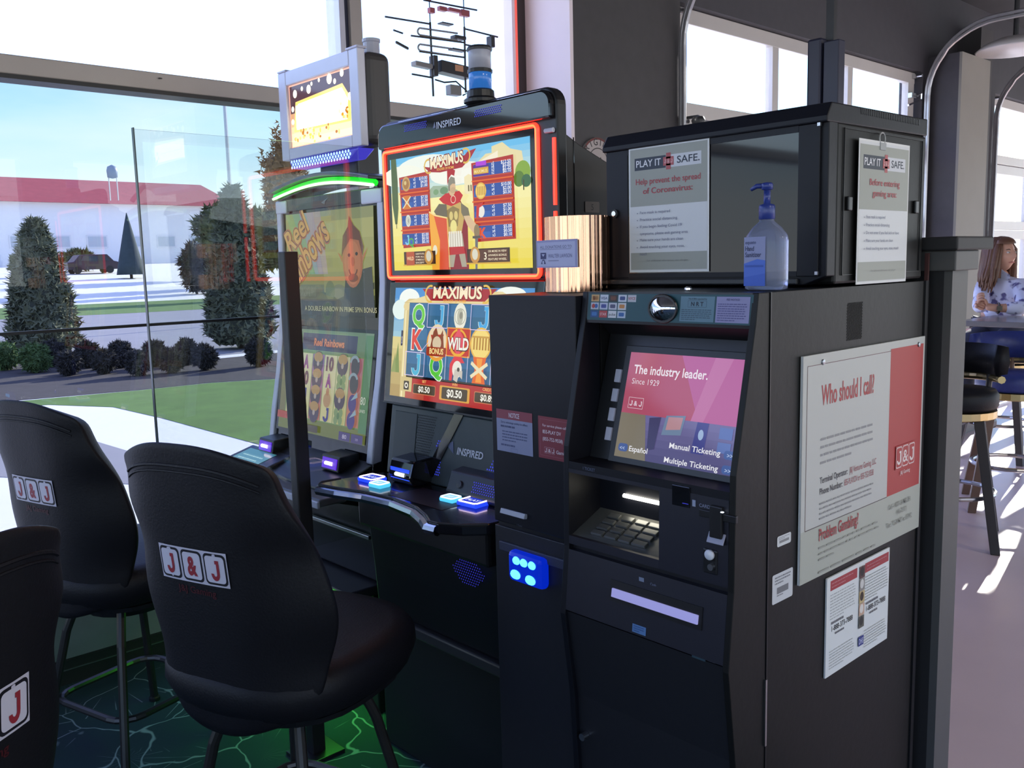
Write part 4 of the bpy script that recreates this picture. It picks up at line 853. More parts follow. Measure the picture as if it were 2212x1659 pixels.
a.poly([(.28, .66), (.34, .72), (.44, .71), (.52, .66), (.52, .62), (.28, .62)], '#9fb49a'); a.ell(.42, .67, .018, .010, '#6d8f6a'); a.ell(.36, .665, .012, .008, '#7d9f74')
a.poly([(.66, .97-.22), (.66, .86), (.72, .92), (.76, .92), (.76, .97), (.83, .99), (.88, .93), (.95, .90), (.97, .72), (.70, .72)], '#e6d9a6'); a.poly([(.66, .86), (.80, .93), (.80, .88), (.66, .81)], '#f4ead0')
for i in range(6): a.rect(.675+.02*i, .78, .685+.02*i, .86, '#8f8458', 1 if i == 0 else 0)
a.poly([(.57, .62), (.57, .76), (.60, .78), (.63, .76), (.63, .62)], '#efe3b6'); a.rect(.595, .64, .604, .69, '#6d6038'); a.rect(.612, .64, .62, .69, '#6d6038', 0)
a.ell(.955, .74, .028, .028, '#86a83e'); a.ell(.93, .69, .020, .020, '#5d7f34'); a.ell(.975, .67, .018, .016, '#3f6a48'); a.rect(.955, .60, .962, .68, '#4a4a30')
a.poly([(.012, 1), (.055, 1), (.062, .80), (.060, .56), (.045, .42), (.028, .42), (.010, .60)], '#52643a'); a.rect(.036, .38, .041, .44, '#4a4426')
# pay tables
def pay(x0, x1, rows, ztop, zbot):
    a.poly([(x0, ztop-.02), (x1, ztop), (x1+.006, zbot+.01), (x0+.014, zbot)], '#b02a22')
    n_ = len(rows); hh = (ztop-zbot)/n_
    for i, (ico, vals) in enumerate(rows):
        ya, yb = ztop-.03-(i+1)*hh+.055, ztop-.03-i*hh
        a.rect(x0+.012, ya, x1-.008, yb, '#c8522e'); a.rect(x0+.016, ya+.007, x1-.012, yb-.007, '#2f4fa0'); a.grad(x0+.016, ya+.007, x0+(x1-x0)*.45, yb-.007, '#3a66b8', '#27408c', 2)
        cxm, cym = x0+.016+(x1-x0)*.17, (ya+yb)/2
        if ico == 'coin': a.ell(cxm, cym, .020, .021, '#c9a060'); a.ell(cxm, cym, .014, .015, '#a8763c'); a.ell(cxm-.006, cym+.01, .006, .006, '#d8c080')
        elif ico == 'x': a.poly([(cxm-.025, cym-.06), (cxm+.03, cym-.06), (cxm+.02, cym), (cxm+.03, cym+.06), (cxm-.025, cym+.06), (cxm-.012, cym)], '#d2761e'); a.line([(cxm-.03, cym-.05), (cxm+.035, cym+.05)], .004, '#e8dcb0'); a.line([(cxm-.03, cym+.05), (cxm+.035, cym-.05)], .004, '#e8dcb0')
        elif ico == 'silver': a.ell(cxm+.01, cym, .0125, .0175, '#d8d8c8'); a.ring(cxm+.01, cym, .009, .010, '#8f9088'); a.ell(cxm+.012, cym, .004, .007, '#a0a098')
        elif ico == 'jq': a.text('J', cxm-.02, cym-.045, .026, '#7fc8e0', 'l', bold=.03); a.text('Q', cxm+.01, cym-.06, .022, '#4aa84a', 'l', bold=.03)
        elif ico == 'wild': a.rect(cxm-.05, ya+.012, cxm+.055, yb-.012, '#5a2490'); a.rect(cxm-.048, cym-.03, cxm+.053, cym+.02, '#d8a83a'); a.text('MAXIMUS', cxm+.002, cym-.02, .008, '#f0dca0', 'c', width=.052); a.rect(cxm-.03, cym+.035, cxm+.04, cym+.07, '#b040d8')
        elif ico == 'arena': a.ell(cxm, cym, .022, .022, '#e2b048'); a.ell(cxm, cym, .0185, .0185, '#f0d070'); [a.rect(cxm-.022+.011*q, cym-.035, cxm-.017+.011*q, cym+.035, '#b8862e', 1 if q == 0 else 0) for q in range(5)]
        elif ico == 'helm': a.ell(cxm, cym, .014, .016, '#e8e4dc'); a.poly([(cxm-.035, cym-.05), (cxm-.03, cym+.05), (cxm+.015, cym+.075), (cxm+.01, cym+.045), (cxm-.012, cym+.03), (cxm-.018, cym-.05)], '#c8302e')
        elif ico == 'k': a.text('K', cxm+.01, cym-.05, .026, '#e0502a', 'c', bold=.05)
        mult = ('x5', 'x4', 'x3', 'x2')
        dy = (yb-ya-.016)/len(vals)
        for q, vv in enumerate(vals):
            a.text(mult[q], x0+(x1-x0)*.56, yb-.008-(q+.85)*dy, .0085, '#e8ecf4', 'r', width=.011, up=1 if q == 0 else 0); a.text(vv, x1-.014, yb-.008-(q+.85)*dy, .0085, '#f6f6fa', 'r', width=.0062*len(vv), up=0)
    for i in range(1, n_): yy = ztop-.01-i*hh; a.rect(x0+.006, yy, x1, yy+.012, '#e0641e', 1 if i == 1 else 0)
pay(.075, .315, (('coin', ('$10.00', '$4.00', '$1.00')), ('x', ('$7.50', '$1.00', '$0.20')), ('silver', ('$7.50', '$1.00', '$0.20')), ('jq', ('$5.00', '$0.50', '$0.10'))), .85, .20)
pay(.630, .905, (('wild', ('$12.50', '$5.00', '$1.25', '$0.10')), ('arena', ('$10.00', '$2.00', '$0.50')), ('helm', ('$7.50', '$1.00', '$0.20')), ('k', ('$5.00', '$0.50', '$0.10'))), .88, .22)
# generic legionary figure
a.poly([(.46, .60), (.54, .60), (.60, .46), (.60, 0), (.44, 0)], '#8c1f2a')
a.poly([(.43, .02), (.47, .30), (.56, .30), (.585, .02), (.55, .02), (.52, .20), (.49, .02)], '#a9a08c')
a.poly([(.42, .54), (.48, .58), (.55, .56), (.59, .50), (.555, .30), (.445, .30), (.44, .44)], '#c8a860'); a.poly([(.455, .50), (.50, .53), (.545, .50), (.53, .36), (.465, .36)], '#8f7a48'); a.ell(.50, .36, .014, .018, '#e8dc8a'); a.ell(.485, .45, .008, .012, '#d8c47a'); a.ell(.52, .45, .008, .012, '#d8c47a')
for i in range(7): a.poly([(.448+.016*i, .32), (.460+.016*i, .32), (.466+.018*i-.012, .17), (.452+.018*i-.012, .17)], '#e6e0d2', 1 if i == 0 else 0)
a.poly([(.445, .19), (.57, .19), (.58, .13), (.44, .12)], '#b8242a')
a.poly([(.40, .60), (.45, .64), (.55, .65), (.575, .61), (.55, .555), (.49, .53), (.43, .56)], '#c4262a'); a.ring(.505, .585, .009, .011, '#f0dcc0', 16)
a.poly([(.36, .50), (.40, .56), (.455, .55), (.46, .44), (.40, .42)], '#6e6450'); a.poly([(.56, .55), (.61, .50), (.625, .40), (.585, .40), (.56, .47)], '#7a705a'); a.poly([(.575, .44), (.615, .44), (.665, .36), (.675, .30), (.645, .29), (.60, .36)], '#d8b890')
a.ell(.665, .31, .012, .018, '#8f7a58'); a.poly([(.652, .26), (.672, .26), (.662, 0), (.648, 0)], '#6a6a70'); a.poly([(.635, .27), (.69, .27), (.69, .25), (.635, .25)], '#57504a')
a.ell(.50, .68, .016, .022, '#d8b48c'); a.poly([(.474, .66), (.474, .74), (.495, .775), (.522, .76), (.526, .71), (.505, .715), (.488, .70), (.486, .655)], '#8c8676'); a.poly([(.468, .70), (.470, .83), (.50, .84), (.528, .82), (.52, .775), (.50, .79), (.482, .765)], '#b02028'); a.ell(.508, .66, .012, .008, '#c8a880')
a.poly([(.325, .50), (.41, .45), (.46, .44), (.46, .0), (.34, .0)], '#d8502a'); a.poly([(.325, .50), (.36, .47), (.40, .25), (.39, .0), (.335, .0)], '#f0a838'); a.line([(.325, .50), (.37, .465), (.46, .435)], .004, '#f4d890'); a.line([(.458, .44), (.468, 0)], .003, '#f0c870'); a.ell(.362, .17, .010, .014, '#e8e0c8')
# title banner
a.poly([(.295, .89), (.34, .835), (.42, .82), (.58, .835), (.64, .90), (.68, .97), (.62, .955), (.60, .93), (.36, .905), (.34, .875)], '#a8242a'); a.ring(.335, .885, .016, .021, '#e0b850', 16, 60, 300); a.ring(.605, .925, .016, .021, '#e0b850', 16, -120, 120)
a.text('MAXIMUS', .47, .868, .030, '#7a1c1c', 'c', width=.150, bold=.06, rot=3); a.text('MAXIMUS', .47, .870, .028, '#f6e6c0', 'c', width=.144, bold=.03, rot=3); a.text('SOLDIER OF ROME', .46, .838, .0065, '#f0c060', 'c', width=.075)
# plaques
for x0, x1, kind in ((.115, .365, 0), (.60, .885, 1)):
    a.rect(x0, .05, x1, .165, '#3a2418'); a.rect(x0+.012, .06, x1-.012, .155, '#5a3422'); a.rect(x0-.006, .04, x1+.006, .052, '#d8a83a')
    if kind == 0: a.rect(x0+.02, .045, x0+.085, .165, '#b85028'); a.text('WILD', x0+.052, .09, .010, '#f4e0a8', 'c', width=.032); [a.text(s__, x0+.13, .137-.026*q, .0045, '#f0e0c0', 'c', width=.04) for q, s__ in enumerate(('SUBSTITUTES', 'FOR ALL', 'SYMBOLS', 'EXCEPT'))]; a.ell(x1-.05, .115, .020, .022, '#c89040'); a.ell(x1-.05, .12, .012, .015, '#d8d4c0')
    else: a.ell(x0+.055, .115, .020, .022, '#c89040'); a.ell(x0+.055, .12, .012, .015, '#d8d4c0'); a.text('3', x0+.125, .075, .019, '#f6ecd0', 'c'); [a.text(s__, x0+.205, .132-.032*q, .0055, '#f0e0c0', 'c', width=.072) for q, s__ in enumerate(('OR MORE IN VIEW', 'AWARDS BONUS', 'FEATURE WHEEL'))]
a.build('upper_picture', SCREEN, um)
# tilted lower monitor
l0 = Vector((0, 1.567, 1.088)); l1 = Vector((0, 1.612, 1.458)); ly = (l1-l0).normalized(); ln = Vector((1,0,0)).cross(ly); lh = (l1-l0).length
lmn = MB().obox(Vector((MX, 0, 0))+(l0+l1)/2-ln*.018, (.335, 0, 0), ly*(lh/2), ln*.018).build('lower_monitor', GLOSSB, m, .004)
MB().obox(Vector((MX, 0, 0))+l0+ly*.004+ln*.0005, (.335, 0, 0), ly*.0022, ln*.002).build('bezel_edge', DARKG, lmn)
a = Art(Vector((-2.253, 0, 0))+l0+ly*.026, (1,0,0), ly, .604, .326, .0006)
a.grad(0, .3, 1, 1, '#b8dcd8', '#3d86cc', 7); a.ell(.12, .90, .05, .03, '#f0f4ec'); a.ell(.05, .80, .04, .03, '#e2f0ea'); a.ell(.85, .95, .06, .02, '#f0f4ec')
a.grad(0, 0, .115, .55, '#a98c50', '#ded08a', 5); a.poly([(.02, .22), (.05, .50), (.07, .22)], '#7d8f4a'); a.poly([(.0, .22), (.03, .40), (.04, .22)], '#8f9a58')
a.rect(.085, .0, .130, .84, '#d8c488'); a.rect(.095, .0, .105, .84, '#f0e4b4'); a.ell(.105, .83, .016, .012, '#e4cf94'); a.poly([(.08, .86), (.94, .86), (.90, .92), (.12, .90)], '#d8c080'); a.poly([(.10, .87), (.94, .87), (.80, .97), (.35, .97)], '#e6d49c'); a.rect(.92, 0, 1, .9, '#d8c488')
gx0, gx1, gy0, gy1 = .128, .925, .205, .865; cw, rh = (gx1-gx0)/5, (gy1-gy0)/3
a.rect(gx0, gy0, gx1, gy1, '#2d5a86')
for i in range(5):
    for j in range(3): a.grad(gx0+i*cw+.004, gy0+j*rh+.006, gx0+(i+1)*cw-.004, gy0+(j+1)*rh-.006, '#31607e' if (i+j) % 2 else '#2e5878', '#3f72a0', 2, 1 if i == j == 0 else 0)
def letter(ch, i, j, c1, c2):
    x, y = gx0+(i+.5)*cw, gy0+(2-j+.5)*rh
    a.text(ch, x, y-.085, .058, '#e8f0e8', 'c', bold=.06, sxy=.9); a.text(ch, x, y-.083, .056, c1, 'c', bold=.035, sxy=.9); 
letter('Q', 0, 0, '#6ac83a', 0); letter('J', 1, 0, '#5aaede', 0); letter('J', 3, 0, '#4aa6de', 0); letter('K', 0, 1, '#d83a2a', 0); letter('J', 0, 2, '#4aaed2', 0); letter('Q', 1, 2, '#5ac43a', 0); letter('A', 4, 0, '#b050c0', 0); letter('K', 4, 1, '#d83a2a', 0); letter('Q', 4, 2, '#5ac43a', 0)
def cell(i, j): return gx0+(i+.5)*cw, gy0+(2-j+.5)*rh
x, y = cell(2, 0); a.ell(x, y, .027, .038, '#e8e6d4'); a.ring(x, y, .021, .023, '#9a9a8a'); a.ell(x, y, .013, .024, '#bab8a4'); a.ell(x+.006, y+.01, .007, .010, '#8f8c7c')
x, y = cell(1, 1); a.ell(x, y-.02, .048, .052, '#e8a03c'); a.ell(x, y, .042, .048, '#e8d4b0'); a.poly([(x-.05, y+.05), (x+.05, y+.06), (x+.04, y+.02), (x-.04, y+.01)], '#b84030'); a.poly([(x-.05, y-.06), (x-.03, y+.08), (x-.01, y+.12), (x+.015, y+.02), (x+.04, y+.10), (x+.055, y-.06)], '#8a4a34'); a.ell(x, y-.02, .02, .02, '#d8c4a4'); a.rrect(x-.078, y-.135, x+.078, y-.055, .008, '#9c3418'); a.text('BONUS', x, y-.115, .016, '#f4d890', 'c', width=.064, bold=.03)
x, y = cell(2, 1); a.rect(x-.085, y-.125, x+.085, y+.125, '#e89a30'); a.rect(x-.079, y-.115, x+.079, y+.115, '#c02a18'); a.poly([(x, y+.12), (x+.055, y), (x, y-.12), (x-.055, y)], '#e04a5a'); a.ring(x, y, .032, .040, '#e8a828', 20, 200, 340); a.ring(x, y, .032, .038, '#e8a828', 20, 20, 80); a.ring(x, y, .032, .038, '#e8a828', 20, 100, 160); a.text('WILD', x, y-.065, .034, '#4a2018', 'c', width=.096, bold=.06); a.text('WILD', x, y-.06, .032, '#f2ece0', 'c', width=.092, bold=.03)
x, y = cell(3, 1); a.ell(x, y, .044, .045, '#e4b44c'); a.ell(x, y, .039, .040, '#f2d678'); [a.rect(x-.05+.020*q, y-.05, x-.04+.020*q, y+.05, '#b07f2c', 1 if q == 0 else 0) for q in range(6)]; a.rect(x-.06, y+.05, x+.06, y+.065, '#c89a40')
x, y = cell(2, 2); a.poly([(x-.05, y-.11), (x-.05, y+.03), (x-.02, y+.10), (x+.03, y+.10), (x+.055, y+.05), (x+.02, y+.045), (x-.02, y), (x-.03, y-.11)], '#d83440'); a.ell(x+.005, y-.01, .021, .024, '#e8e2d6'); a.poly([(x-.02, y-.10), (x-.01, y-.01), (x+.045, y-.02), (x+.045, y-.09), (x+.02, y-.06), (x+.01, y-.12)], '#c8c0b4'); a.ell(x+.015, y-.01, .006, .006, '#57504a')
x, y = cell(3, 2); a.poly([(x-.045, y-.11), (x+.045, y-.11), (x+.03, y), (x+.045, y+.11), (x-.045, y+.11), (x-.03, y)], '#e0641e'); a.poly([(x-.02, y-.10), (x+.02, y-.10), (x+.012, y), (x+.02, y+.10), (x-.02, y+.10), (x-.012, y)], '#f09a38'); a.line([(x-.055, y-.06), (x+.055, y+.06)], .010, '#e8dcb4'); a.line([(x-.055, y+.06), (x+.055, y-.06)], .010, '#e8dcb4')
for i, j in ((1, 0), (3, 0), (0, 2)): a.frame(gx0+i*cw+.003, gy0+(2-j)*rh+.005, gx0+(i+1)*cw-.003, gy0+(3-j)*rh-.005, .0022, '#d8c8ec')
a.line([(gx0+.75*cw, gy0+rh*.98), (gx0+1.2*cw, gy0+1.5*rh)], .0018, '#e0c8ea'); a.line([(gx0+cw*2, gy0), (gx0+cw*2, gy0+rh)], .0018, '#e0d0ee'); a.line([(gx0+cw*3, gy0), (gx0+cw*3, gy0+rh)], .0018, '#e0d0ee'); a.line([(gx0+cw*4, gy0), (gx0+cw*4, gy0+rh*2)], .0018, '#e0d0ee')
a.rrect(.088, .47, .104, .61, .003, '#2c2848'); a.text('50 LINES', .1, .49, .004, '#d8d4f0', 'l', rot=90)
# title and meters
a.poly([(.24, .99), (.31, .885), (.70, .885), (.78, .99)], '#a8282c'); a.ring(.305, .945, .020, .026, '#e4ba50', 16, 70, 290); a.ring(.70, .945, .020, .026, '#e4ba50', 16, -110, 110)
a.text('MAXIMUS', .503, .905, .034, '#7a1c1c', 'c', width=.218, bold=.06); a.text('MAXIMUS', .503, .909, .032, '#f8e8c4', 'c', width=.212, bold=.03); a.text('SOLDIER OF ROME', .49, .872, .008, '#f0a840', 'c', width=.10)
a.rect(.20, .0, .92, .185, '#b02c28'); a.poly([(.15, .0), (.30, .0), (.30, .07), (.15, .06)], '#b4503c'); a.rect(.11, .06, .20, .19, '#d0bc80')
a.rrect(.135, .075, .178, .155, .003, '#3c3020'); a.ring(.1565, .115, .0045, .0085, '#f0e8d8', 12)
for x0, x1, t_, cap in ((.215, .385, '$0.50', 'BET'), (.425, .635, '$0.50', 'WIN'), (.675, .845, '$0.89', 'CREDIT')):
    big = cap == 'WIN'
    a.rrect(x0-.004, .048 if not big else .03, x1+.004, .142 if not big else .155, .004, '#d8a040' if big else '#c87850'); a.rrect(x0+(.012 if big else 0), .055 if not big else .042, x1-(.012 if big else 0), .135 if not big else .143, .004, '#4a3c2a'); a.text(t_, (x0+x1)/2, .072 if not big else .066, .0165 if not big else .020, '#f4f0e4', 'c', width=.055 if not big else .066, bold=.025); a.text(cap, (x0+x1)/2, .155 if not big else .163, .008, '#f0c070', 'c')
a.build('lower_picture', SCREEN, lmn)
# back panel with grilles between deck and monitor
q0 = Vector((0, 1.560, .872)); q1 = Vector((0, 1.592, 1.082)); qy = (q1-q0).normalized(); qn = Vector((1,0,0)).cross(qy); qh = (q1-q0).length
bp = MB().obox(Vector((MX, 0, 0))+(q0+q1)/2-qn*.02, (.325, 0, 0), qy*(qh/2), qn*.02).build('speaker_panel', M('speaker_panel_teal', (.045, .062, .072), .35, noise_s=30), m, .004)
def onp(x, t): return Vector((x, 0, 0))+q0+qy*t
MB().obox(onp(MX-.055, .12)+qn*.001, (.02, 0, 0), qy*.10+Vector((.06, 0, 0)), qn*.002).build('panel_rib', GLOSSB, bp)
MB().obox(onp(MX-.245, .12)+qn*.001, (.055, 0, 0), qy*.075, qn*.0015).build('panel_inset', M('inset_teal', (.028, .042, .05), .4), bp, .002)
dots('left_grille', onp(MX-.185, .05), (1,0,0), qy, 12, 20, .0075, .0075, .0024, M('grille_hole', (.003, .003, .004), .6), bp, lambda u, v: u < 1-.35*(1-v))
dots('left_grille_glow', onp(MX-.130, .03), (1,0,0), qy, 9, 14, .0075, .0075, .0024, M('bright_blue_dot', (.01, .01, .1), .4, emit=(.05, .07, .9), es=.8), bp, lambda u, v: u > .2+.5*v)
dots('right_grille', onp(MX+.100, .035), (1,0,0), qy, 18, 16, .0085, .0085, .0026, M('bright_blue_dot', (.01, .01, .1), .4, emit=(.05, .07, .9), es=.8), bp, lambda u, v: u > .75*v)
a = Art(onp(MX+.005, .098), (1,0,0), qy, .12, .028, .001); a.text('INSPIRED', .0, .1, .020, '#e4e6ee', 'l', width=.112, shear=.15, bold=.02); a.build('maker_print', PRINT, bp)
a = Art(onp(MX-.045, .095), (1,0,0), qy, .04, .04, .001); a.poly([(.0, .7), (.75, 1), (.9, .1)], '#5c6484'); a.build('maker_mark', PRINT, bp)
# ticket/bill units on the deck rear
bu = MB().prism([(1.50, .872), (1.485, .90), (1.50, .945), (1.58, .95), (1.58, .872)], MX-.155-.055, MX-.155+.055).build('bill_acceptor', GLOSSB, m, .006)
MB().tube([(MX-.17, 1.486, .905), (MX-.13, 1.486, .905)], .006, 10).build('acceptor_light', LED_WB, bu); bx('acceptor_glow', (MX-.20, MX-.11, 1.489, 1.4915, .890, .922), M('acceptor_blue', (.01, .02, .1), .3, emit=(.01, .05, 1), es=1.6), bu)
tu = MB().prism([(1.512, .872), (1.508, .884), (1.530, .938), (1.585, .945), (1.585, .872)], MX+.03, MX+.315).build('ticket_printer', M('printer_grey', (.03, .034, .04), .35), m, .006)
dots('printer_grille', (MX+.14, 1.5125, .898), (1,0,0), (0, .022, .054), 18, 5, .0085, .0065, .0022, DIMB, tu)
pp = Vector((MX+.085, 1.5165, .908)); MB().lathe([(.001, 0), (.011, 0), (.010, .004), (.001, .005)], (0,0,0), 14).build('printer_knob', DARKG, tu, local=True); ob = [o for o in tu.children if o.name.startswith('printer_knob')][-1]; ob.rotation_euler = (R(68), 0, 0); ob.location = pp-m.location
# kidney shaped button deck
def deck_edge():
    p = []
    for xx, yy in ((-.335, 1.56), (-.360, 1.42), (-.365, 1.355), (-.345, 1.335), (-.27, 1.350), (-.17, 1.378), (-.05, 1.390), (.07, 1.376), (.15, 1.345), (.20, 1.318), (.235, 1.322), (.29, 1.352), (.335, 1.40), (.345, 1.56)):
        p.append((MX+xx, yy))
    return p
de = deck_edge()
dk = MB().prism(de, .842, .872, 'z').build('button_deck', M('deck_black', (.012, .012, .016), .18, coat=.4, noise_s=8), m, .006)
edge = [(x_, y_-.003, .854) for x_, y_ in de[2:11]]
MB().tube(edge, .0145, 8).build('deck_chrome_trim', M('smoky_chrome', (.42, .43, .48), .15, metal=1), dk)
MB().tube([(x_, y_-.002, .8725) for x_, y_ in de[1:13]], .0028, 6).build('deck_edge_line', DARKG, dk)
bx('deck_support', (XL+.04, XR-.04, 1.43, 1.60, .74, .842), BLACK, m, .01)
a = Art((MX-.08, 1.400, .8722), (1,0,0), (0,1,0), .23, .115, .0003); a.rect(0, 0, 1, 1, '#191522'); a.build('deck_screen', PRINT, dk)
dots('deck_underside_glow', (MX+.10, 1.469, .66), (1,0,0), (0,0,1), 16, 9, .0085, .0075, .0018, DIMB, m, lambda u, v: abs(u-.5)+abs(v-.5)*.5 < .5)
def button(x_, y_, s__, glow, rim, txt_, rot):
    b = thing('x', '', None); bpy.data.objects.remove(b)
    c_, s2 = math.cos(R(rot)), math.sin(R(rot)); ax = Vector((c_, s2, 0)); ay = Vector((-s2, c_, 0)); base = Vector((x_, y_, .872))
    bo = MB().obox(base+Vector((0,0,.006)), ax*s__, ay*s__*.78, (0,0,.006)).build('play_button' if txt_ == 'PLAY' else 'bet_button', glow, dk, .004)
    pth = []
    w_, h_ = s__*.90, s__*.70; r = s__*.22
    for cx, cy, a0 in ((w_-r, h_-r, 0), (-w_+r, h_-r, 90), (-w_+r, -h_+r, 180), (w_-r, -h_+r, 270)):
        for q in range(4): an = R(a0+30*q); pth.append(base+ax*(cx+r*math.cos(an))+ay*(cy+r*math.sin(an))+Vector((0,0,.0125)))
    MB().tube(pth, .0022, 6, closed=True).build('button_rim', rim, bo)
    a = Art(base+ax*(-s__*.8)-ay*s__*.55+Vector((0,0,.0122)), ax, ay, s__*1.6, s__*1.1, .0004); a.rect(0, 0, 1, 1, '#2238c8' if txt_ == 'PLAY' else '#9adcf6'); a.text(txt_, .5, .30, s__*.38, '#dce6ff' if txt_ == 'PLAY' else '#f0faff', 'c', bold=.03); a.build('button_print', SCREEN, bo)
BLUEB = M('blue_button', (.01, .02, .2), .15, emit=(.015, .05, 1), es=1.5); CYANB = M('cyan_button', (.05, .15, .25), .15, emit=(.08, .55, .95), es=1.2)
button(MX-.262, 1.465, .036, BLUEB, LED_P, 'PLAY', 4); button(MX-.185, 1.438, .027, CYANB, LED_WB, 'BET', 4)
pb = onZ(974, 1076, .88); button(pb.x, pb.y, .026, CYANB, LED_WB, 'BET', 4); pb = onZ(1023, 1084, .88); button(pb.x, pb.y, .037, BLUEB, LED_P, 'PLAY', 4)
# candle beacon on top
cb_ = Vector((-1.848, 1.618, 1.922))
be = MB().lathe([(.045, 0), (.045, .008), (.037, .014), (.036, .030), (.031, .034)], cb_, 20).build('beacon_base', BLACK, m, smooth=False)
MB().lathe([(.030, .034), (.030, .076), (.029, .078)], cb_, 16).build('beacon_blue_lens', M('blue_lens', (.02, .10, .35), .15, emit=(.03, .16, .5), es=.6), be, smooth=True)
MB().lathe([(.033, .076), (.033, .084), (.030, .086)], cb_, 16).build('beacon_ring', BLACK, be)
MB().lathe([(.030, .086), (.030, .132), (.029, .134)], cb_, 16).build('beacon_white_lens', M('white_lens', (.45, .46, .55), .3), be, smooth=True)
MB().lathe([(.033, .132), (.034, .137), (.030, .143), (.001, .145)], cb_, 16).build('beacon_cap', DARKG, be)
a = Art((XR+.001, 1.762, 1.628), (0,1,0), (0,0,1), .055, .028, .0006); a.rrect(0, 0, 1, 1, .003, '#8f8078'); a.text('5', .5, .22, .0155, '#3a3430', 'c'); a.build('number_plate', PRINT, m)

# ================================================================== SLOT MACHINE BEHIND THE GLASS DIVIDER
RX0, RX1 = -3.125, -2.432; RC = (RX0+RX1)/2
rm = thing('slot_machine', 'silver edged slot machine with green light arch and lit topper by the window', 'slot machine', (RC, 1.9, 0), group='slot machines')
curve = [(1.622, .862), (1.640, .98), (1.668, 1.12), (1.692, 1.28), (1.706, 1.45), (1.710, 1.712)]
bx('base_stand', (RX0+.02, RX1-.01, 1.60, 2.10, 0, .42), M('stand_black', (.013, .013, .015), .45), rm, .006)
bx('stand_ledge', (RX0+.0, RX1, 1.50, 2.10, .42, .455), M('ledge_grey', (.05, .05, .055), .3), rm, .006)
MB().prism([(p[0]+.02, p[1]) for p in curve]+[(1.78, 1.735), (2.12, 1.69), (2.12, .455), (1.66, .455)], RX0+.012, RX1-.012).build('cabinet', BLACK, rm, .004)
for xa, xb in ((RX0, RX0+.034), (RX1-.034, RX1)):
    MB().prism([(p[0]-.012, p[1]) for p in curve]+[(p[0]+.03, p[1]) for p in curve[::-1]], xa, xb).build('silver_side_frame', SILVER, rm, .006)
RG = M('glass_black', (.006, .006, .008), .06, coat=.2)
MB().prism([(p[0], p[1]) for p in curve]+[(p[0]+.012, p[1]) for p in curve[::-1]], RX0+.034, RX1-.034).build('curved_glass', RG, rm)
# header and green arch
bx('header', (RX0+.034, RX1-.034, 1.700, 1.78, 1.712, 1.757), M('header_dark', (.03, .035, .035), .2), rm, .003)
bx('header_corner', (RX0, RX0+.08, 1.695, 1.78, 1.706, 1.754), SILVER, rm, .006); bx('header_corner', (RX1-.12, RX1, 1.695, 1.78, 1.706, 1.754), SILVER, rm, .006)
def arc(zb, bow, y, n=16, x0=RX0+.03, x1=RX1-.01): return [(x0+(x1-x0)*i/n, y, zb+bow*math.sin(math.pi*i/n)) for i in range(n+1)]
MB().prism([(p[0], p[2]) for p in arc(1.752, .030, 0)]+[(p[0], p[2]) for p in arc(1.778, .034, 0)[::-1]], 1.690, 1.80, 'y').build('arch_body', M('arch_dark', (.02, .025, .025), .25), rm, .003)
MB().prism([(p[0], p[2]) for p in arc(1.779, .034, 0)]+[(p[0], p[2]) for p in arc(1.790, .036, 0)[::-1]], 1.655, 1.81, 'y').build('arch_cap', M('arch_grey', (.10, .12, .12), .3), rm, .003)
MB().tube(arc(1.768, .031, 1.683), .0105, 8).build('green_light_arch', led('deep_green_led', (.012, 1, .03), .9), rm); MB().tube(arc(1.760, .030, 1.673), .0050, 8).build('green_light_core', LED_GW, rm)
a = Art((RC-.03, 1.6995, 1.718), w=.06, h=.03); a.poly([(.1, .4), (.5, .65), (.95, .9), (.55, .5), (.45, .1)], '#7a8684'); a.build('maker_mark', PRINT, rm)
# upper picture
u0, u1 = Vector((0, 1.6935, 1.335)), Vector((0, 1.7045, 1.70)); uy_ = (u1-u0).normalized()
a = Art(Vector((RX0+.06, 0, 0))+u0, (1,0,0), uy_, RX1-RX0-.12, .366, .0005)
a.grad(0, 0, 1, 1, '#3f4a24', '#8f9470', 8); a.grad(.0, .30, 1, .95, '#78792e', '#9c9a56', 5); a.rect(.55, .3, 1, 1, '#878a58'); a.grad(.45, .2, 1, .9, '#7d8040', '#a5a464', 4)
for i, c_ in enumerate(('#88a05c', '#749c74', '#7f949c', '#988c98', '#a0948c')): a.poly([(.0+.085*i, 1), (.085+.085*i, 1), (.30+.05*i, .40), (.24+.05*i, .40)], c_, 1 if i == 0 else 0)
a.ell(.62, .22, .05, .03, '#6f7350'); a.ell(.40, .12, .12, .04, '#46532a'); a.ell(.52, .24, .03, .035, '#5f6b38'); a.poly([(.55, .14), (1, .32), (1, .26), (.58, .10)], '#3c4020'); a.rect(.0, 0, 1, .16, '#2e331f')
for s__, x_, y_, h_, w_, rt_ in (('Reel', .05, .60, .085, .165, 32), ('Rainbows', .05, .20, .105, .345, 36)):
    a.text(s__, x_, y_, h_, '#a8603c', 'l', width=w_, bold=.075, rot=rt_); a.text(s__, x_, y_, h_, '#5a3a26', 'l', width=w_, bold=.045, rot=rt_); a.text(s__, x_, y_, h_, '#c4974e', 'l', width=w_, bold=.02, rot=rt_)
a.text("'n'", .10, .47, .04, '#3a6a8a', 'l', rot=30)
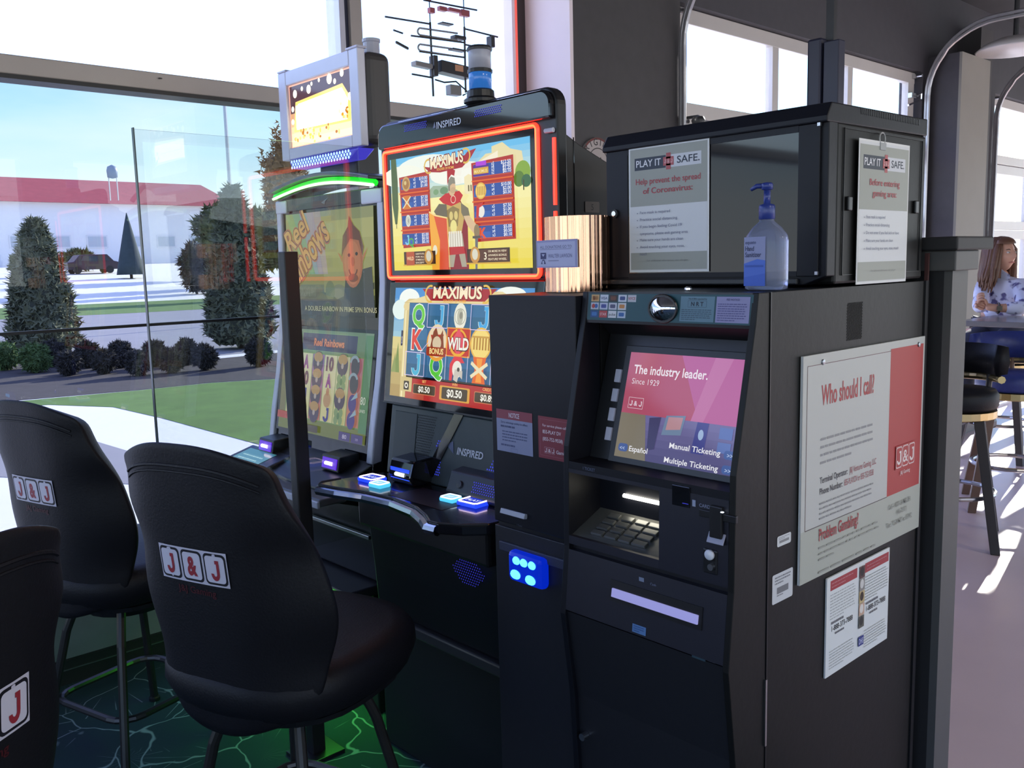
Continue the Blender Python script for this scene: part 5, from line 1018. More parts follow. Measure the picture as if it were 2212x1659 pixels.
# generic grinning face with a tuft of red hair
a.poly([(.66, .05), (.70, .36), (.80, .42), (.98, .46), (1, .05)], '#2c3226'); a.ell(.78, .52, .062, .092, '#a8623c'); a.poly([(.66, .55), (.68, .75), (.735, .83), (.75, .93), (.80, .84), (.86, .78), (.90, .64), (.885, .56), (.85, .70), (.76, .72), (.69, .62)], '#64341f'); a.ell(.78, .50, .050, .074, '#b87048')
a.poly([(.665, .56), (.62, .60), (.67, .50)], '#a8623c'); a.poly([(.89, .56), (.94, .64), (.885, .50)], '#a8623c'); a.ell(.745, .57, .008, .006, '#2c1c14'); a.ell(.825, .58, .008, .006, '#2c1c14'); a.ell(.785, .51, .010, .016, '#9c5a38'); a.ring(.785, .45, .022, .028, '#5a2c1c', 14, 190, 350); a.ell(.785, .36, .03, .014, '#7a4024')
a.text('A DOUBLE RAINBOW IN PRIME SPIN BONUS', .22, .045, .017, '#b8b48c', 'l', width=.46, bold=.01)
a.build('upper_picture', SCREENLO, rm)
# lower picture
v0, v1 = Vector((0, 1.630, .915)), Vector((0, 1.690, 1.285)); vy = (v1-v0).normalized()
lowg = MB().obox(Vector((RC, 0, 0))+(v0+v1)/2-Vector((1,0,0)).cross(vy)*-.004, ((RX1-RX0)/2-.036, 0, 0), vy*.196, Vector((1,0,0)).cross(vy)*.002).build('lower_glass', RG, rm)
a = Art(Vector((RX0+.055, 0, 0))+v0+Vector((1,0,0)).cross(vy)*.006, (1,0,0), vy, RX1-RX0-.11, .372, .0005)
a.grad(0, 0, 1, 1, '#6f7434', '#6f8a74', 6); a.rect(0, .12, .10, .9, '#74704e'); a.rect(.92, .1, 1, .98, '#55805c')
a.rect(.22, .80, .84, .97, '#474866'); a.frame(.22, .80, .84, .97, .002, '#7fa07a'); a.text('Reel Rainbows', .53, .85, .026, '#c0705a', 'c', width=.20, bold=.04); a.text('Reel Rainbows', .53, .852, .024, '#d89070', 'c', width=.195, bold=.01)
g0, g1, h0, h1 = .08, .92, .14, .77; cw, rh = (g1-g0)/6, (h1-h0)/4
a.rect(g0-.006, h0-.01, g1+.006, h1+.01, '#6d8a52')
cols_ = ('#c2bda4', '#c6c2ac', '#8a6aa8', '#c9c4ab', '#c2bea4', '#a86a7c')
for i in range(6): a.grad(g0+i*cw+.003, h0, g0+(i+1)*cw-.003, h1, '#c9c08a' if i not in (2, 5) else '#b87a60', cols_[i], 4, 1 if i == 0 else 0)
sym = [['A','9','s','p'], ['A','10','J','c'], ['f','f','f','f'], ['10','A','h','J'], ['f','c','f','c'], ['m','m','w','w']]
for i in range(6):
    for j in range(4):
        x_, y_ = g0+(i+.5)*cw, h1-(j+.5)*rh; s__ = sym[i][j]
        if s__ in ('A','9','10','J'): a.text(s__, x_, y_-.062, .044, {'A': '#8a3a86', '9': '#6a6a5e', '10': '#6a3f52', 'J': '#3f3a86'}[s__], 'c', width=.036 if s__ != '10' else .05, bold=.06)
        elif s__ == 'f': a.ell(x_, y_, .034, .040, '#4c3f56'); a.ell(x_, y_+.05, .029, .018, '#a8865a'); a.ell(x_, y_-.01, .008, .010, '#a89a9a')
        elif s__ == 'c': [a.ell(x_+dx, y_+dy, .014, .016, '#7f9468', 10, 1 if q == 0 else 0) for q, (dx, dy) in enumerate(((-.025, .03), (.025, .03), (-.025, -.04), (.025, -.04)))]; a.ell(x_, y_, .008, .012, '#5a7a50')
        elif s__ == 'm': a.ell(x_, y_, .026, .034, '#4a4652'); a.ring(x_-.01, y_+.02, .020, .030, '#8fa0b0', 14, 20, 170)
        elif s__ == 'w': a.ell(x_, y_-.02, .024, .030, '#4a3a82'); a.poly([(x_-.02, y_), (x_+.04, y_+.09), (x_+.05, y_+.04)], '#8fa8bc')
        elif s__ == 'h': a.ell(x_, y_-.03, .024, .026, '#b08a68'); a.ell(x_, y_+.05, .010, .014, '#b07a58')
        else: a.ell(x_, y_, .016, .024, '#8a9070')
a.rect(.0, .10, .14, .17, '#a8483a'); a.rect(.16, .02, .28, .085, '#4a3f34'); a.rect(.29, .02, .50, .085, '#4a3f34', 0); a.text('00', .23, .035, .013, '#b8b09a', 'l'); a.rect(.74, .005, .86, .085, '#4c3f78'); a.rect(.87, .005, .99, .085, '#4c3f78', 0); a.text('80', .80, .025, .014, '#c0b8d8', 'c', width=.026); a.text('80', .96, .36, .026, '#c8ccc0', 'c', width=.03); a.text('LINES', .96, .29, .010, '#c8ccc0', 'c', width=.035); a.text('300', .93, .03, .008, '#a8a0c8', 'c')
a.build('lower_picture', SCREENLO, rm)
# lower console
MB().prism([(1.46, .80), (1.50, .815), (1.64, .872), (1.66, .872), (1.66, .46), (1.62, .46), (1.60, .72), (1.46, .765)], RX0+.0, RX1).build('console', M('console_dark', (.018, .019, .022), .35, noise_s=15), rm, .006)
MB().tube([(RC+.0, 1.632, .878), (RC+.07, 1.632, .878)], .004, 8).build('blue_status_light', LED_C, rm)
a = Art((RX1-.20, 1.618, .855), w=.11, h=.03); a.rect(0, 0, 1, 1, '#7a7a98'); a.text('Reel No.', .2, .5, .008, '#5a5a78'); a.build('white_label', PRINT, rm)
for xx in (RX0+.11, RX1-.14):
    o_ = MB().prism([(1.535, .835), (1.545, .885), (1.62, .89), (1.62, .835)], xx-.055, xx+.055).build('acceptor_housing', M('console_dark', (.018, .019, .022), .35), rm, .004)
    MB().obox((xx, 1.5385, .860), (.045, 0, 0), Vector((0, .2, 1)).normalized()*.018, (0, .0015, 0)).build('acceptor_glow', M('violet_plastic', (.012, .008, .05), .25, emit=(.13, .012, .85), es=.9), o_, .002)
    MB().tube([(xx-.02, 1.536, .860), (xx+.02, 1.536, .860)], .0065, 8).build('acceptor_light', LED_P, o_)
# player display and tray at the left
pd = MB().prism([(1.40, .800), (1.56, .845), (1.56, .80), (1.40, .755)], RX0-.03, RX0+.27).build('player_display_wing', M('console_dark', (.018, .019, .022), .35), rm, .006)
a = Art((RX0+.0, 1.415, .8042), (1,0,0), Vector((0, .16, .045)), .20, .125, .001); a.grad(0, 0, 1, 1, '#6f9fa6', '#3f7f8c', 4); a.para(.12, .2, .85, .75, 3, '#a8d0d2', .3, 31); a.build('player_display', SCREEN, pd)
bx('player_tray', (RX0+.24, RX1+.02, 1.40, 1.50, .765, .79), M('tray_grey', (.12, .12, .14), .35), rm, .006)
bx('tray_edge', (RX0+.24, RX1+.02, 1.392, 1.402, .762, .785), SILVER, rm, .003)
bx('lower_trim', (RX0+.30, RX1+.0, 1.585, 1.60, .615, .628), STEEL, rm, .002)
MB().tube([(RX0+.02, 1.497, .438), (RX1-.02, 1.497, .438)], .006, 8).build('green_ledge_light', LED_G, rm)
ga = bpy.data.objects.new('green_floor_light', bpy.data.lights.new('green_floor_light', 'AREA')); col.objects.link(ga); ga.data.shape = 'RECTANGLE'; ga.data.size = .30; ga.data.size_y = .03; ga.data.energy = 1.8; ga.data.color = (.10, 1, .08); ga.parent = rm; ga.location = (.19, 1.55-1.9, .40)
MB().box(RX1-.33, RX1-.03, 1.535, 1.565, .408, .419).build('green_under_light', LED_G, rm)
# topper monitor
ty0 = 1.735
tp = MB().prism([(RX0+.155, 1.80), (RX0+.40, 1.80), (RX0+.40, 1.95), (RX0+.155, 1.95)], 1.80, 1.90, 'y').build('topper_neck', BLACK, rm, .01)
TX0, TX1 = -3.105, -2.575; TZ0, TZ1 = 1.902, 2.215
tb = bx('topper_housing', (TX0+.01, TX1+.01, ty0+.015, ty0+.12, TZ0+.005, TZ1-.005), M('topper_dark', (.06, .055, .055), .4), rm, .03, seg=4)
fr = MB()
for b_ in ((TX0, TX0+.055, TZ0, TZ1), (TX1-.055, TX1, TZ0, TZ1), (TX0+.055, TX1-.055, TZ0, TZ0+.04), (TX0+.055, TX1-.055, TZ1-.05, TZ1)):
    bx('topper_frame', (b_[0], b_[1], ty0-.01, ty0+.02, b_[2], b_[3]), SILVER, rm, .004)
bx('topper_frame_lip', (TX0, TX0+.06, ty0-.012, ty0+.03, TZ1, TZ1+.008), SILVER, rm, .006); bx('topper_frame_lip', (TX1-.07, TX1, ty0-.012, ty0+.03, TZ1, TZ1+.008), SILVER, rm, .006)
a = Art((TX0+.055, ty0+.004, TZ0+.04), w=TX1-TX0-.11, h=TZ1-TZ0-.09, lift=.0005)
a.rect(0, 0, 1, 1, '#f0a890'); a.rect(.01, .02, .99, .98, '#4a3038'); a.grad(.01, .02, .99, .55, '#fff2c0', '#b87a50', 5); a.poly([(.05, .25), (.95, .22), (.97, .55), (.85, .80), (.10, .72)], '#ffcf70'); a.poly([(.10, .28), (.90, .26), (.92, .55), (.84, .74), (.14, .68)], (3.0, 2.8, 2.2)); a.rect(.10, .30, .88, .66, (5.5, 5.2, 4.4))
for i, (x_, y_, r_) in enumerate(((.10, .85, .014), (.22, .90, .008), (.33, .86, .015), (.38, .93, .007), (.50, .95, .007), (.66, .92, .017), (.74, .86, .009), (.85, .95, .012), (.05, .62, .010), (.95, .58, .013), (.04, .42, .010))): a.ell(x_, y_, r_, r_*1.05, '#fff6e0', 12, 1 if i == 0 else 0)
rr = random.Random(5)
for i in range(46): x_ = rr.uniform(.05, .95); y_ = rr.uniform(.03, .26)+(.25 if x_ > .78 else 0); a.ell(x_, y_, rr.uniform(.004, .010), rr.uniform(.004, .009), rr.choice(('#f8c840', '#d89020', '#fff0b0', '#b06a18', '#ffe070')), 8, 1 if i < 3 else 0)
a.rect(.12, .30, .86, .306, '#c89858'); a.rect(.12, .47, .86, .474, '#e8c898', 0)
a.build('topper_picture', SCREENHI, rm)
MB().prism([(TX0+.04, TZ0-.004), (TX0+.06, TZ0-.035), (TX1-.08, TZ0-.035), (TX1-.02, TZ0-.004)], ty0-.005, ty0+.06, 'y').build('topper_light_bar', M('light_bar_violet', (.03, .03, .15), .3, emit=(.06, .05, .6), es=.8), rm, .006)
dots('topper_light_dots', (TX0+.062, ty0-.0052, TZ0-.030), (1,0,0), (0,0,1), 22, 3, .0182, .0105, .0056, led('pale_blue_dot', (.35, .6, 1), 2.4), rm, None, 8)
cb2 = Vector((-2.66, 1.84, 2.208)); MB().lathe([(.03, 0), (.03, .012), (.028, .014), (.028, .05), (.031, .052), (.031, .062), (.001, .066)], cb2, 16).build('topper_beacon', M('white_lens', (.45, .46, .55), .3), rm, smooth=False)
MB().tube([(-2.47, 1.86, 1.96), (-2.45, 1.84, 1.90), (-2.40, 1.78, 1.93), (-2.34, 1.74, 1.86)], .012, 8).build('cable_loop', SILVER, rm)

# ================================================================== GLASS DIVIDER
g = thing('glass_divider', 'clear acrylic divider pane with black post between the slot machines', 'divider', (-2.38, 1.32, 0))
MB().box(-2.383, -2.377, .905, 1.58, .66, 1.865).build('pane', glass('divider_glass', (.93, .95, .93), .035), g)
MB().prism([(-2.386, .66), (-2.374, .66), (-2.374, 1.868), (-2.386, 1.868)], .9035, .9065, 'y').build('pane_edge', M('pane_edge_dark', (.06, .08, .075), .2), g)
po = bx('post', (-2.40, -2.36, 1.30, 1.345, 0, 1.552), M('matte_black_post', (.010, .010, .012), .45), g, .003)
bx('post_base', (-2.44, -2.32, 1.25, 1.39, 0, .012), BLACK, g, .002)

# ================================================================== GAMING CHAIRS
def lerp_tab(tab, t):
    for (a, va), (b, vb) in zip(tab, tab[1:]):
        if t <= b: q = (t-a)/(b-a); q = q*q*(3-2*q); return va+(vb-va)*q
    return tab[-1][1]
def chair_back(x, z, d):
    """outer rear surface: x lateral in metres, z height -> point, pushed out by d"""
    t = (z-.50)/.66
    hwid = lerp_tab(((0, .165), (.2, .235), (.45, .275), (.70, .248), (.90, .212), (1, .178)), max(0, min(1, t)))
    kf = lerp_tab(((0, .06), (.35, .115), (.60, .105), (.82, .05), (1, .03)), max(0, min(1, t)))
    u = x/hwid
    yb = -.225-.06*max(0, t)**1.3
    return Vector((x, yb+kf*abs(u)**3.4-d, z)), hwid
def make_chair():
    t = thing('gaming_chair', 'x', 'chair', (0,0,0), 0, 'black gaming chairs')
    # seat cushion
    MB().lathe([(.02, .530), (.215, .533), (.245, .550), (.262, .590), (.260, .625), (.243, .648), (.21, .655), (.02, .662)], (0, .03, 0), 36, 1.0, 1.04, 2.7).build('seat', VINYL, t, smooth=True, local=True)
    MB().lathe([(.02, .515), (.215, .515), (.22, .53), (.02, .531)], (0, .045, 0), 28, 1, 1, 2.9).build('seat_pan', BLACK, t, local=True)
    # shell back
    nu, nv = 22, 22; outer = []; inner = []
    for j in range(nv+1):
        z = .50+.66*j/nv
        for i in range(nu+1):
            u = -1+2*i/nu
            zz = z
            tt = j/nv
            if tt > .86: zz = z - .045*abs(u)**3*((tt-.86)/.14)
            if tt < .15: zz = z + .05*abs(u)**2*((.15-tt)/.15)
            _, hwid = chair_back(0, zz, 0)
            P, _ = chair_back(u*hwid, zz, 0)
            edge = min(1, (1-abs(u))*7, (1-tt)*7+.0, tt*7+.2); th = .068*(1-(1-max(0, edge))**2)**.5
            outer.append(P); inner.append(P+Vector((-.25*u*th, th+.006, 0)))
    mb = MB(); n1 = nu+1; N = len(outer)
    f = []
    for j in range(nv):
        for i in range(nu): q = (j*n1+i, j*n1+i+1, (j+1)*n1+i+1, (j+1)*n1+i); f.append(q); f.append(tuple(N+k for k in q[::-1]))
    rim = [i for i in range(n1)]+[j*n1+nu for j in range(1, nv+1)]+[nv*n1+i for i in range(nu-1, -1, -1)]+[j*n1 for j in range(nv-1, 0, -1)]
    for a_, b_ in zip(rim, rim[1:]+rim[:1]): f.append((a_, N+a_, N+b_, b_))
    mb.add(outer+inner, f)
    bk = mb.build('backrest', VINYL, t, smooth=True, local=True, subsurf=1)
    pts = []
    for i in range(25):
        u = -.88+1.76*i/24; z = 1.112-.05*abs(u)**3.2; _, hwid = chair_back(0, z, 0); pts.append(chair_back(u*hwid, z, -.0005)[0])
    MB().tube(pts, .0040, 6).build('piping', VINYL, bk, local=True)
    MB().tube([p-Vector((0, 0, .013)) + Vector((0, .001, 0)) for p in pts], .0028, 6).build('seam', VINYL, bk, local=True)
    # logo patch
    W_, H_ = .194, .076
    a = Art((0,0,0), w=W_, h=H_, lift=.0015, step=.0005, warp=lambda x, y, d: chair_back(x-W_/2, y+.858, d)[0])
    for i in range(3): a.rect(i/3, 0, (i+.5)/3, 1, '#cfcad8', 1 if i == 0 else 0); a.rect((i+.5)/3, 0, (i+1)/3, 1, '#cfcad8', 0)
    for i in range(3): a.rrect(i/3+.014, .05, (i+1)/3-.014, .95, .010, '#17161f', 1 if i == 0 else 0)
    for i in range(3): a.rrect(i/3+.036, .115, (i+1)/3-.036, .885, .008, '#d6d1de', 1 if i == 0 else 0)
    for i, ch in enumerate('J&J'): a.text(ch, (i+.5)/3, .24, .040, '#9c2f3a', 'c', width=.028 if ch == '&' else .023, bold=.04, up=1 if i == 0 else 0)
    a.build('logo_patch', PRINT, bk, local=True)
    a = Art((0,0,0), w=W_, h=.03, lift=.0010, warp=lambda x, y, d: chair_back(x-W_/2, y+.824, d)[0]); a.text('J&J Gaming', .5, .3, .015, '#4a1018', 'c', width=.11); a.build('logo_text', PRINT, bk, local=True)
    # frame
    LEG = M('dark_chair_metal', (.06, .058, .055), .35, metal=.7, noise_s=15)
    MB().lathe([(.02, .46), (.13, .47), (.14, .49), (.13, .515), (.02, .515)], (0, .02, 0), 20).build('swivel_plate', BLACK, t, local=True)
    for sx in (-1, 1):
        for sy in (-1, 1): MB().tube([(sx*.105, .02+sy*.105, .50), (sx*.135, .02+sy*.135, .40), (sx*.205, .02+sy*.205, .012)], .0135, 10).build('leg', LEG, t, local=True); MB().lathe([(.012, 0), (.019, .002), (.019, .012), (.012, .02)], (sx*.205, .02+sy*.205, 0), 10).build('foot', BLACK, t, local=True)
    r = .178; pth = []
    for cx, cy, a0 in ((1, 1, 0), (-1, 1, 90), (-1, -1, 180), (1, -1, 270)):
        for q in range(5): an = R(a0+22.5*q); pth.append((cx*(r-.07)+.07*math.cos(an), .02+cy*(r-.07)+.07*math.sin(an), .185))
    MB().tube(pth, .011, 8, closed=True).build('footrest_ring', LEG, t, local=True)
    return t
ch = make_chair(); ch['label'] = 'black gaming chair in front of the red framed slot machine'
ch.location = (-1.87, .975, 0); ch.rotation_euler.z = R(19)
c2 = copy_tree(ch); c2['label'] = 'black gaming chair nearest the window beside the glass divider'; c2.location = (-2.845, .94, 0); c2.rotation_euler.z = R(16)
c3 = copy_tree(ch); c3['label'] = 'black gaming chair cut off at the lower left corner'; c3.location = (-1.553, .095, 0); c3.rotation_euler.z = R(124)

# ================================================================== NEON SIGN IN THE UPPER WINDOW, ROUND SIGN ON THE WALL
XN = XW+.07
n_ = thing('neon_sign', 'unlit neon sign seen from behind hanging in the clear upper window', 'neon sign', (XN, 2.75, 2.30))
RODM = M('neon_rod', (.02, .02, .022), .5)
def nn(px, py): p = onX(px, py, XN); return Vector((XN, p.y, p.z))
def rod(p, q, r=.005, nm='rod', mat=RODM): return MB().tube([p, q], r, 6).build(nm, mat, n_)
rod(nn(929, 48), nn(936, 208)); rod(nn(1003, 58), nn(1006, 200))
for (x0_, y0_, x1_, y1_) in ((832, 36, 930, 52), (888, 77, 1003, 92), (906, 111, 1003, 124), (915, 0, 1030, 22), (850, 65, 870, 72), (1003, 62, 1075, 80), (1003, 96, 1062, 108), (890, 160, 935, 168)): rod(nn(x0_, y0_), nn(x1_, y1_), .0042)
def loop(x0_, x1_, ya, yb, dy):
    pts = [nn(x1_, ya+dy), nn(x0_+8, ya+1)]
    for k_ in range(1, 8): an = R(90+180*k_/8); pts.append(nn(x0_+8+8*math.cos(an), (ya+yb)/2-(yb-ya)/2*math.sin(an)))
    pts += [nn(x0_+8, yb), nn(x1_, yb+dy)]
    MB().tube(pts, .0045, 6).build('tube', M('grey_glass_tube', (.25, .25, .25), .2), n_)
loop(902, 988, 60, 76, 12); loop(903, 975, 95, 110, 10)
def nbox(x0_, y0_, x1_, y1_, mat, nm, d=.02, sk=0):
    a_, b_ = nn(x0_, y0_), nn(x1_, y1_); return MB().add([(XN+s_, y_, z_) for s_ in (-d, d) for y_, z_ in ((a_.y, b_.z+sk), (b_.y, b_.z), (b_.y, a_.z-sk), (a_.y, a_.z))], [(0,1,2,3), (7,6,5,4), (0,4,5,1), (1,5,6,2), (2,6,7,3), (3,7,4,0)]).build(nm, mat, n_, .003)
tb_ = nbox(946, 131, 1011, 172, M('transformer_black', (.02, .02, .025), .4), 'transformer', .03, .012)
a_, b_ = nn(974, 142), nn(992, 158); bx('transformer_label', (XN+.030, XN+.0315, a_.y, b_.y, b_.z, a_.z), M('orange_label', (.55, .28, .16), .6), tb_)
nbox(932, 120, 942, 166, RODM, 'bracket'); nbox(893, 132, 930, 150, M('socket_grey', (.2, .2, .2), .4), 'socket', .02, .004); nbox(968, 183, 992, 208, M('socket_grey', (.2, .2, .2), .4), 'hanging_plug'); nbox(950, 48, 975, 56, RODM, 'spacer'); nbox(978, 76, 1002, 88, RODM, 'spacer'); nbox(973, 104, 1003, 113, RODM, 'spacer'); nbox(1056, 78, 1064, 104, RODM, 'end_block'); nbox(855, 88, 882, 108, RODM, 'spacer', .006, .02)
RT = M('faded_red_tube', (.35, .08, .10), .4)
for x0_, y0_, x1_, y1_ in ((926, 16, 937, 30), (947, 13, 963, 26), (968, 16, 992, 29), (994, 20, 1012, 38), (918, -4, 930, 2)): nbox(x0_, y0_, x1_, y1_, RT, 'red_tube_block', .012)
MB().tube([nn(940, 172), nn(960, 178), nn(985, 176), nn(1012, 200), nn(1000, 206)], .004, 6).build('cable', RODM, n_)
rod(nn(929, 48), Vector((XN, nn(929, 48).y, 3.03)), .0025, 'hanging_wire'); rod(nn(1003, 58), Vector((XN, nn(1003, 58).y, 3.03)), .0025, 'hanging_wire')
# round sign
pc = onX(1292, 352, XG+.012); r0 = .125
rs = thing('round_sign', 'round white sign lettered around its rim on the dark wall', 'sign', (XG+.006, pc.y, pc.z))
MB().tube([(XG, pc.y, pc.z), (XG+.012, pc.y, pc.z)], r0, 40).build('disc', M('sign_white', (.42, .39, .38), .6), rs)
a = Art((XG+.012, pc.y, pc.z), (0,1,0), (0,0,1), 1, 1, .0008); a.ell(0, 0, r0, r0, '#6e2c2a', 40); a.ell(0, 0, r0*.92, r0*.92, '#b4aaa8', 40); a.ring(0, 0, r0*.56, r0*.60, '#3a3232', 40)
for i, chh in enumerate('ORIGINAL'):
    an = 90+(3.5-i)*19; a.text(chh, .78*r0*math.cos(R(an))-.0*math.cos(R(an)), .70*r0*math.sin(R(an)), r0*.26, '#2c2626', 'c', rot=an-90, up=1 if i == 0 else 0)
a.poly([(-.06, -.02), (.02, .03), (.05, -.03)], '#3a3232'); a.build('print', PRINT, rs)
# cable fastened on the dark wall top right of garage header: bulb stub
t = thing('wall_camera', 'small dark dome fixture on the garage door edge', 'fixture', (XG+.03, 4.30, 2.26))
MB().lathe([(.005, -.05), (.03, -.03), (.04, 0), (.03, .02), (.005, .025)], (XG+.05, 4.32, 2.27), 14).build('dome', DARKG, t, smooth=True); bx('bracket', (XG-.05, XG+.05, 4.31, 4.33, 2.285, 2.30), DARKG, t)

# ================================================================== DINING AREA: TABLES, STOOLS, WOMAN
WOOD = M('brown_wood', (.16, .09, .06), .45, noise_s=9, noise_a=.3); DWOOD = M('dark_wood', (.035, .026, .024), .45, noise_s=9, noise_a=.3); BRASS = M('brass', (.75, .58, .28), .3, metal=1)
BLUEV = M('blue_vinyl', (.035, .05, .22), .4, noise_s=60, noise_a=.2, bump=.2)
def stool(loc, rot, label, cush, wood):
    t = thing('bar_stool', label, 'stool', (loc[0], loc[1], 0), R(rot), 'bar stools in the dining area')
    MB().lathe([(.02, .70), (.20, .70), (.215, .72), (.215, .775), (.20, .80), (.02, .81)], (0,0,0), 28).build('seat', cush, t, smooth=True, local=True)
    MB().lathe([(.02, .655), (.205, .655), (.21, .66), (.21, .695), (.02, .70)], (0,0,0), 28).build('seat_band', BRASS, t, local=True)
    # curved back cushion on posts
    mb = MB()
    def fn(u, v):
        an = R(-75+150*u); rr = .225; th = .045*math.sin(math.pi*min(1, max(0, v)))**.5
        return (rr*math.sin(an), -rr*math.cos(an)-.0, .93+.15*v)
    pts = []
    mo = MB(); n = 16
    for k_ in range(n+1):
        an = R(-80+160*k_/n)
        for (dr, dz) in ((0, 0), (.05, .01), (.06, .075), (.05, .15), (0, .16), (-.012, .08)): pts.append(((.20+dr)*math.sin(an), -(.20+dr)*math.cos(an), .865+dz))
    f = [(k_*6+i, k_*6+(i+1) % 6, (k_+1)*6+(i+1) % 6, (k_+1)*6+i) for k_ in range(n) for i in range(6)]+[tuple(range(5, -1, -1)), tuple(n*6+i for i in range(6))]
    mo.add(pts, f); mo.build('back_cushion', cush, t, smooth=True, local=True)
    MB().tube([(.225*math.sin(R(-80+160*k_/n)), -.225*math.cos(R(-80+160*k_/n)), .845) for k_ in range(n+1)], .020, 8).build('back_band', BRASS, t, local=True)
    for an in (-50, 0, 50): MB().tube([(.205*math.sin(R(an)), -.205*math.cos(R(an)), .70), (.222*math.sin(R(an)), -.222*math.cos(R(an)), .88)], .016, 8).build('back_post', wood, t, local=True)
    for sx in (-1, 1):
        for sy in (-1, 1): MB().add([(sx*(.10+a_), sy*(.10+b_), .66) for a_, b_ in ((0,0),(.05,0),(.05,.05),(0,.05))]+[(sx*(.20+a_), sy*(.20+b_), 0) for a_, b_ in ((0,0),(.045,0),(.045,.045),(0,.045))], [(0,1,2,3),(4,5,6,7),(0,1,5,4),(1,2,6,5),(2,3,7,6),(3,0,4,7)]).build('leg', wood, t, local=True, bevel=.004)
    MB().tube([(.215*math.cos(2*math.pi*k_/24), .215*math.sin(2*math.pi*k_/24), .26) for k_ in range(24)], .012, 8, closed=True).build('footrest_ring', STEEL, t, local=True)
    return t
stool((-1.86, 4.84), 200, 'dark bar stool with black cushions nearest the half wall', VINYL, DWOOD)
stool((-1.84, 5.70), 205, 'bar stool with blue cushions and brass bands before the woman', BLUEV, WOOD)
def table(x_, y_, r_, label, sq=False):
    t = thing('bar_table', label, 'table', (x_, y_, 0), group='bar tables')
    TOP = M('grey_table_top', (.20, .19, .20), .22, noise_s=3, noise_a=.2)
    if sq: bx('top', (x_-.40, x_+1.0, y_-.32, y_+.32, 1.03, 1.065), TOP, t, .008)
    else: MB().lathe([(.02, 1.025), (r_-.01, 1.025), (r_, 1.035), (r_, 1.06), (r_-.006, 1.065), (.02, 1.065)], (x_, y_, 0), 40).build('top', TOP, t)
    MB().tube([(x_+(.3 if sq else 0), y_, .03), (x_+(.3 if sq else 0), y_, 1.03)], .04, 14).build('column', DARKG, t)
    MB().lathe([(.02, 0), (.26, 0), (.26, .015), (.05, .05), (.02, .05)], (x_+(.3 if sq else 0), y_, 0), 28).build('base', DARKG, t)
table(-2.36, 5.30, .34, 'round grey bar table beside the dark stool')
table(-1.92, 6.36, .3, 'long grey bar table where the woman leans', True)
# ---- the seated woman
def skin_mesh(name, joints, edges, mat, parent, sub=2):
    off = parent.location
    me = bpy.data.meshes.new(name); me.from_pydata([tuple(Vector(j[0])-off) for j in joints], edges, [])
    o = bpy.data.objects.new(name, me); col.objects.link(o); o.parent = parent
    md = o.modifiers.new('skin', 'SKIN'); md.use_smooth_shade = True
    for i, (p, r) in enumerate(joints):
        sv = me.skin_vertices[0].data[i]; sv.radius = (r, r) if not isinstance(r, tuple) else r; sv.use_root = i == 0
    sb_ = o.modifiers.new('subsurf', 'SUBSURF'); sb_.levels = sub; sb_.render_levels = sub
    me.materials.append(mat)
    return o
SKIN = M('skin', (.55, .30, .22), .5, noise_s=20, noise_a=.06)
SHIRT = M('floral_shirt', (.62, .64, .82), .7)
nt = SHIRT.node_tree; b_ = nt.nodes['Principled BSDF']; tc = nt.nodes.new('ShaderNodeTexCoord'); vo = nt.nodes.new('ShaderNodeTexNoise'); vo.inputs['Scale'].default_value = 16; vo.inputs['Detail'].default_value = 2; rp = nt.nodes.new('ShaderNodeValToRGB')
rp.color_ramp.elements[0].position = .54; rp.color_ramp.elements[0].color = (.62, .64, .84, 1); rp.color_ramp.elements[1].position = .62; rp.color_ramp.elements[1].color = (.10, .09, .24, 1)
nt.links.new(tc.outputs['Object'], vo.inputs['Vector']); nt.links.new(vo.outputs['Fac'], rp.inputs[0]); nt.links.new(rp.outputs[0], b_.inputs['Base Color'])
HAIR = M('brown_hair', (.13, .06, .035), .45, noise_s=60, noise_a=.4)
hp = onY(2163, 548, 6.93)
w_ = thing('person', 'seated woman with long brown hair in a pale floral shirt leaning on the table', 'person', (hp.x, 6.93, 0))
HC = Vector((hp.x, 6.93, 1.475)); sb = HC.x
def O(px, py, Y): return onY(px, py, Y)
shL, shR = O(2128, 612, 6.93), O(2207, 620, 6.88); elL, elR = O(2116, 664, 6.76), O(2213, 662, 6.70); wrL, wrR = O(2122, 656, 6.60), O(2150, 663, 6.60)
for v in (elL, elR): v.z = 1.115
wrR.z = 1.118; wrL.z = 1.135
pel = Vector((sb+.01, 7.01, .955)); wai = Vector((sb+.005, 6.99, 1.06)); che = Vector((sb, 6.95, 1.17)); nb_ = Vector((sb-.005, 6.94, 1.295)); nk = Vector((sb, 6.93, 1.385))
haL = wrL+Vector((-.02, -.03, .03)); haR = wrR+Vector((-.06, -.015, .012))
J = [(pel, .13), (wai, .11), (che, .115), (nb_, .062), (nk, .047), (shL, .055), (elL, .042), (wrL, .027), (haL, (.036, .022)), (shR, .055), (elR, .042), (wrR, .027), (haR, (.036, .022)),
     (pel+Vector((-.09, -.05, -.04)), .085), (pel+Vector((-.10, -.40, -.08)), .062), (pel+Vector((-.10, -.42, -.45)), .048), (pel+Vector((-.10, -.50, -.60)), .035),
     (pel+Vector((.09, -.05, -.04)), .085), (pel+Vector((.10, -.40, -.08)), .062), (pel+Vector((.10, -.42, -.45)), .048), (pel+Vector((.10, -.50, -.60)), .035)]
ED = [(0,1),(1,2),(2,3),(3,4),(2,5),(5,6),(6,7),(7,8),(2,9),(9,10),(10,11),(11,12),(0,13),(13,14),(14,15),(15,16),(0,17),(17,18),(18,19),(19,20)]
body = skin_mesh('body', J, ED, SKIN, w_)
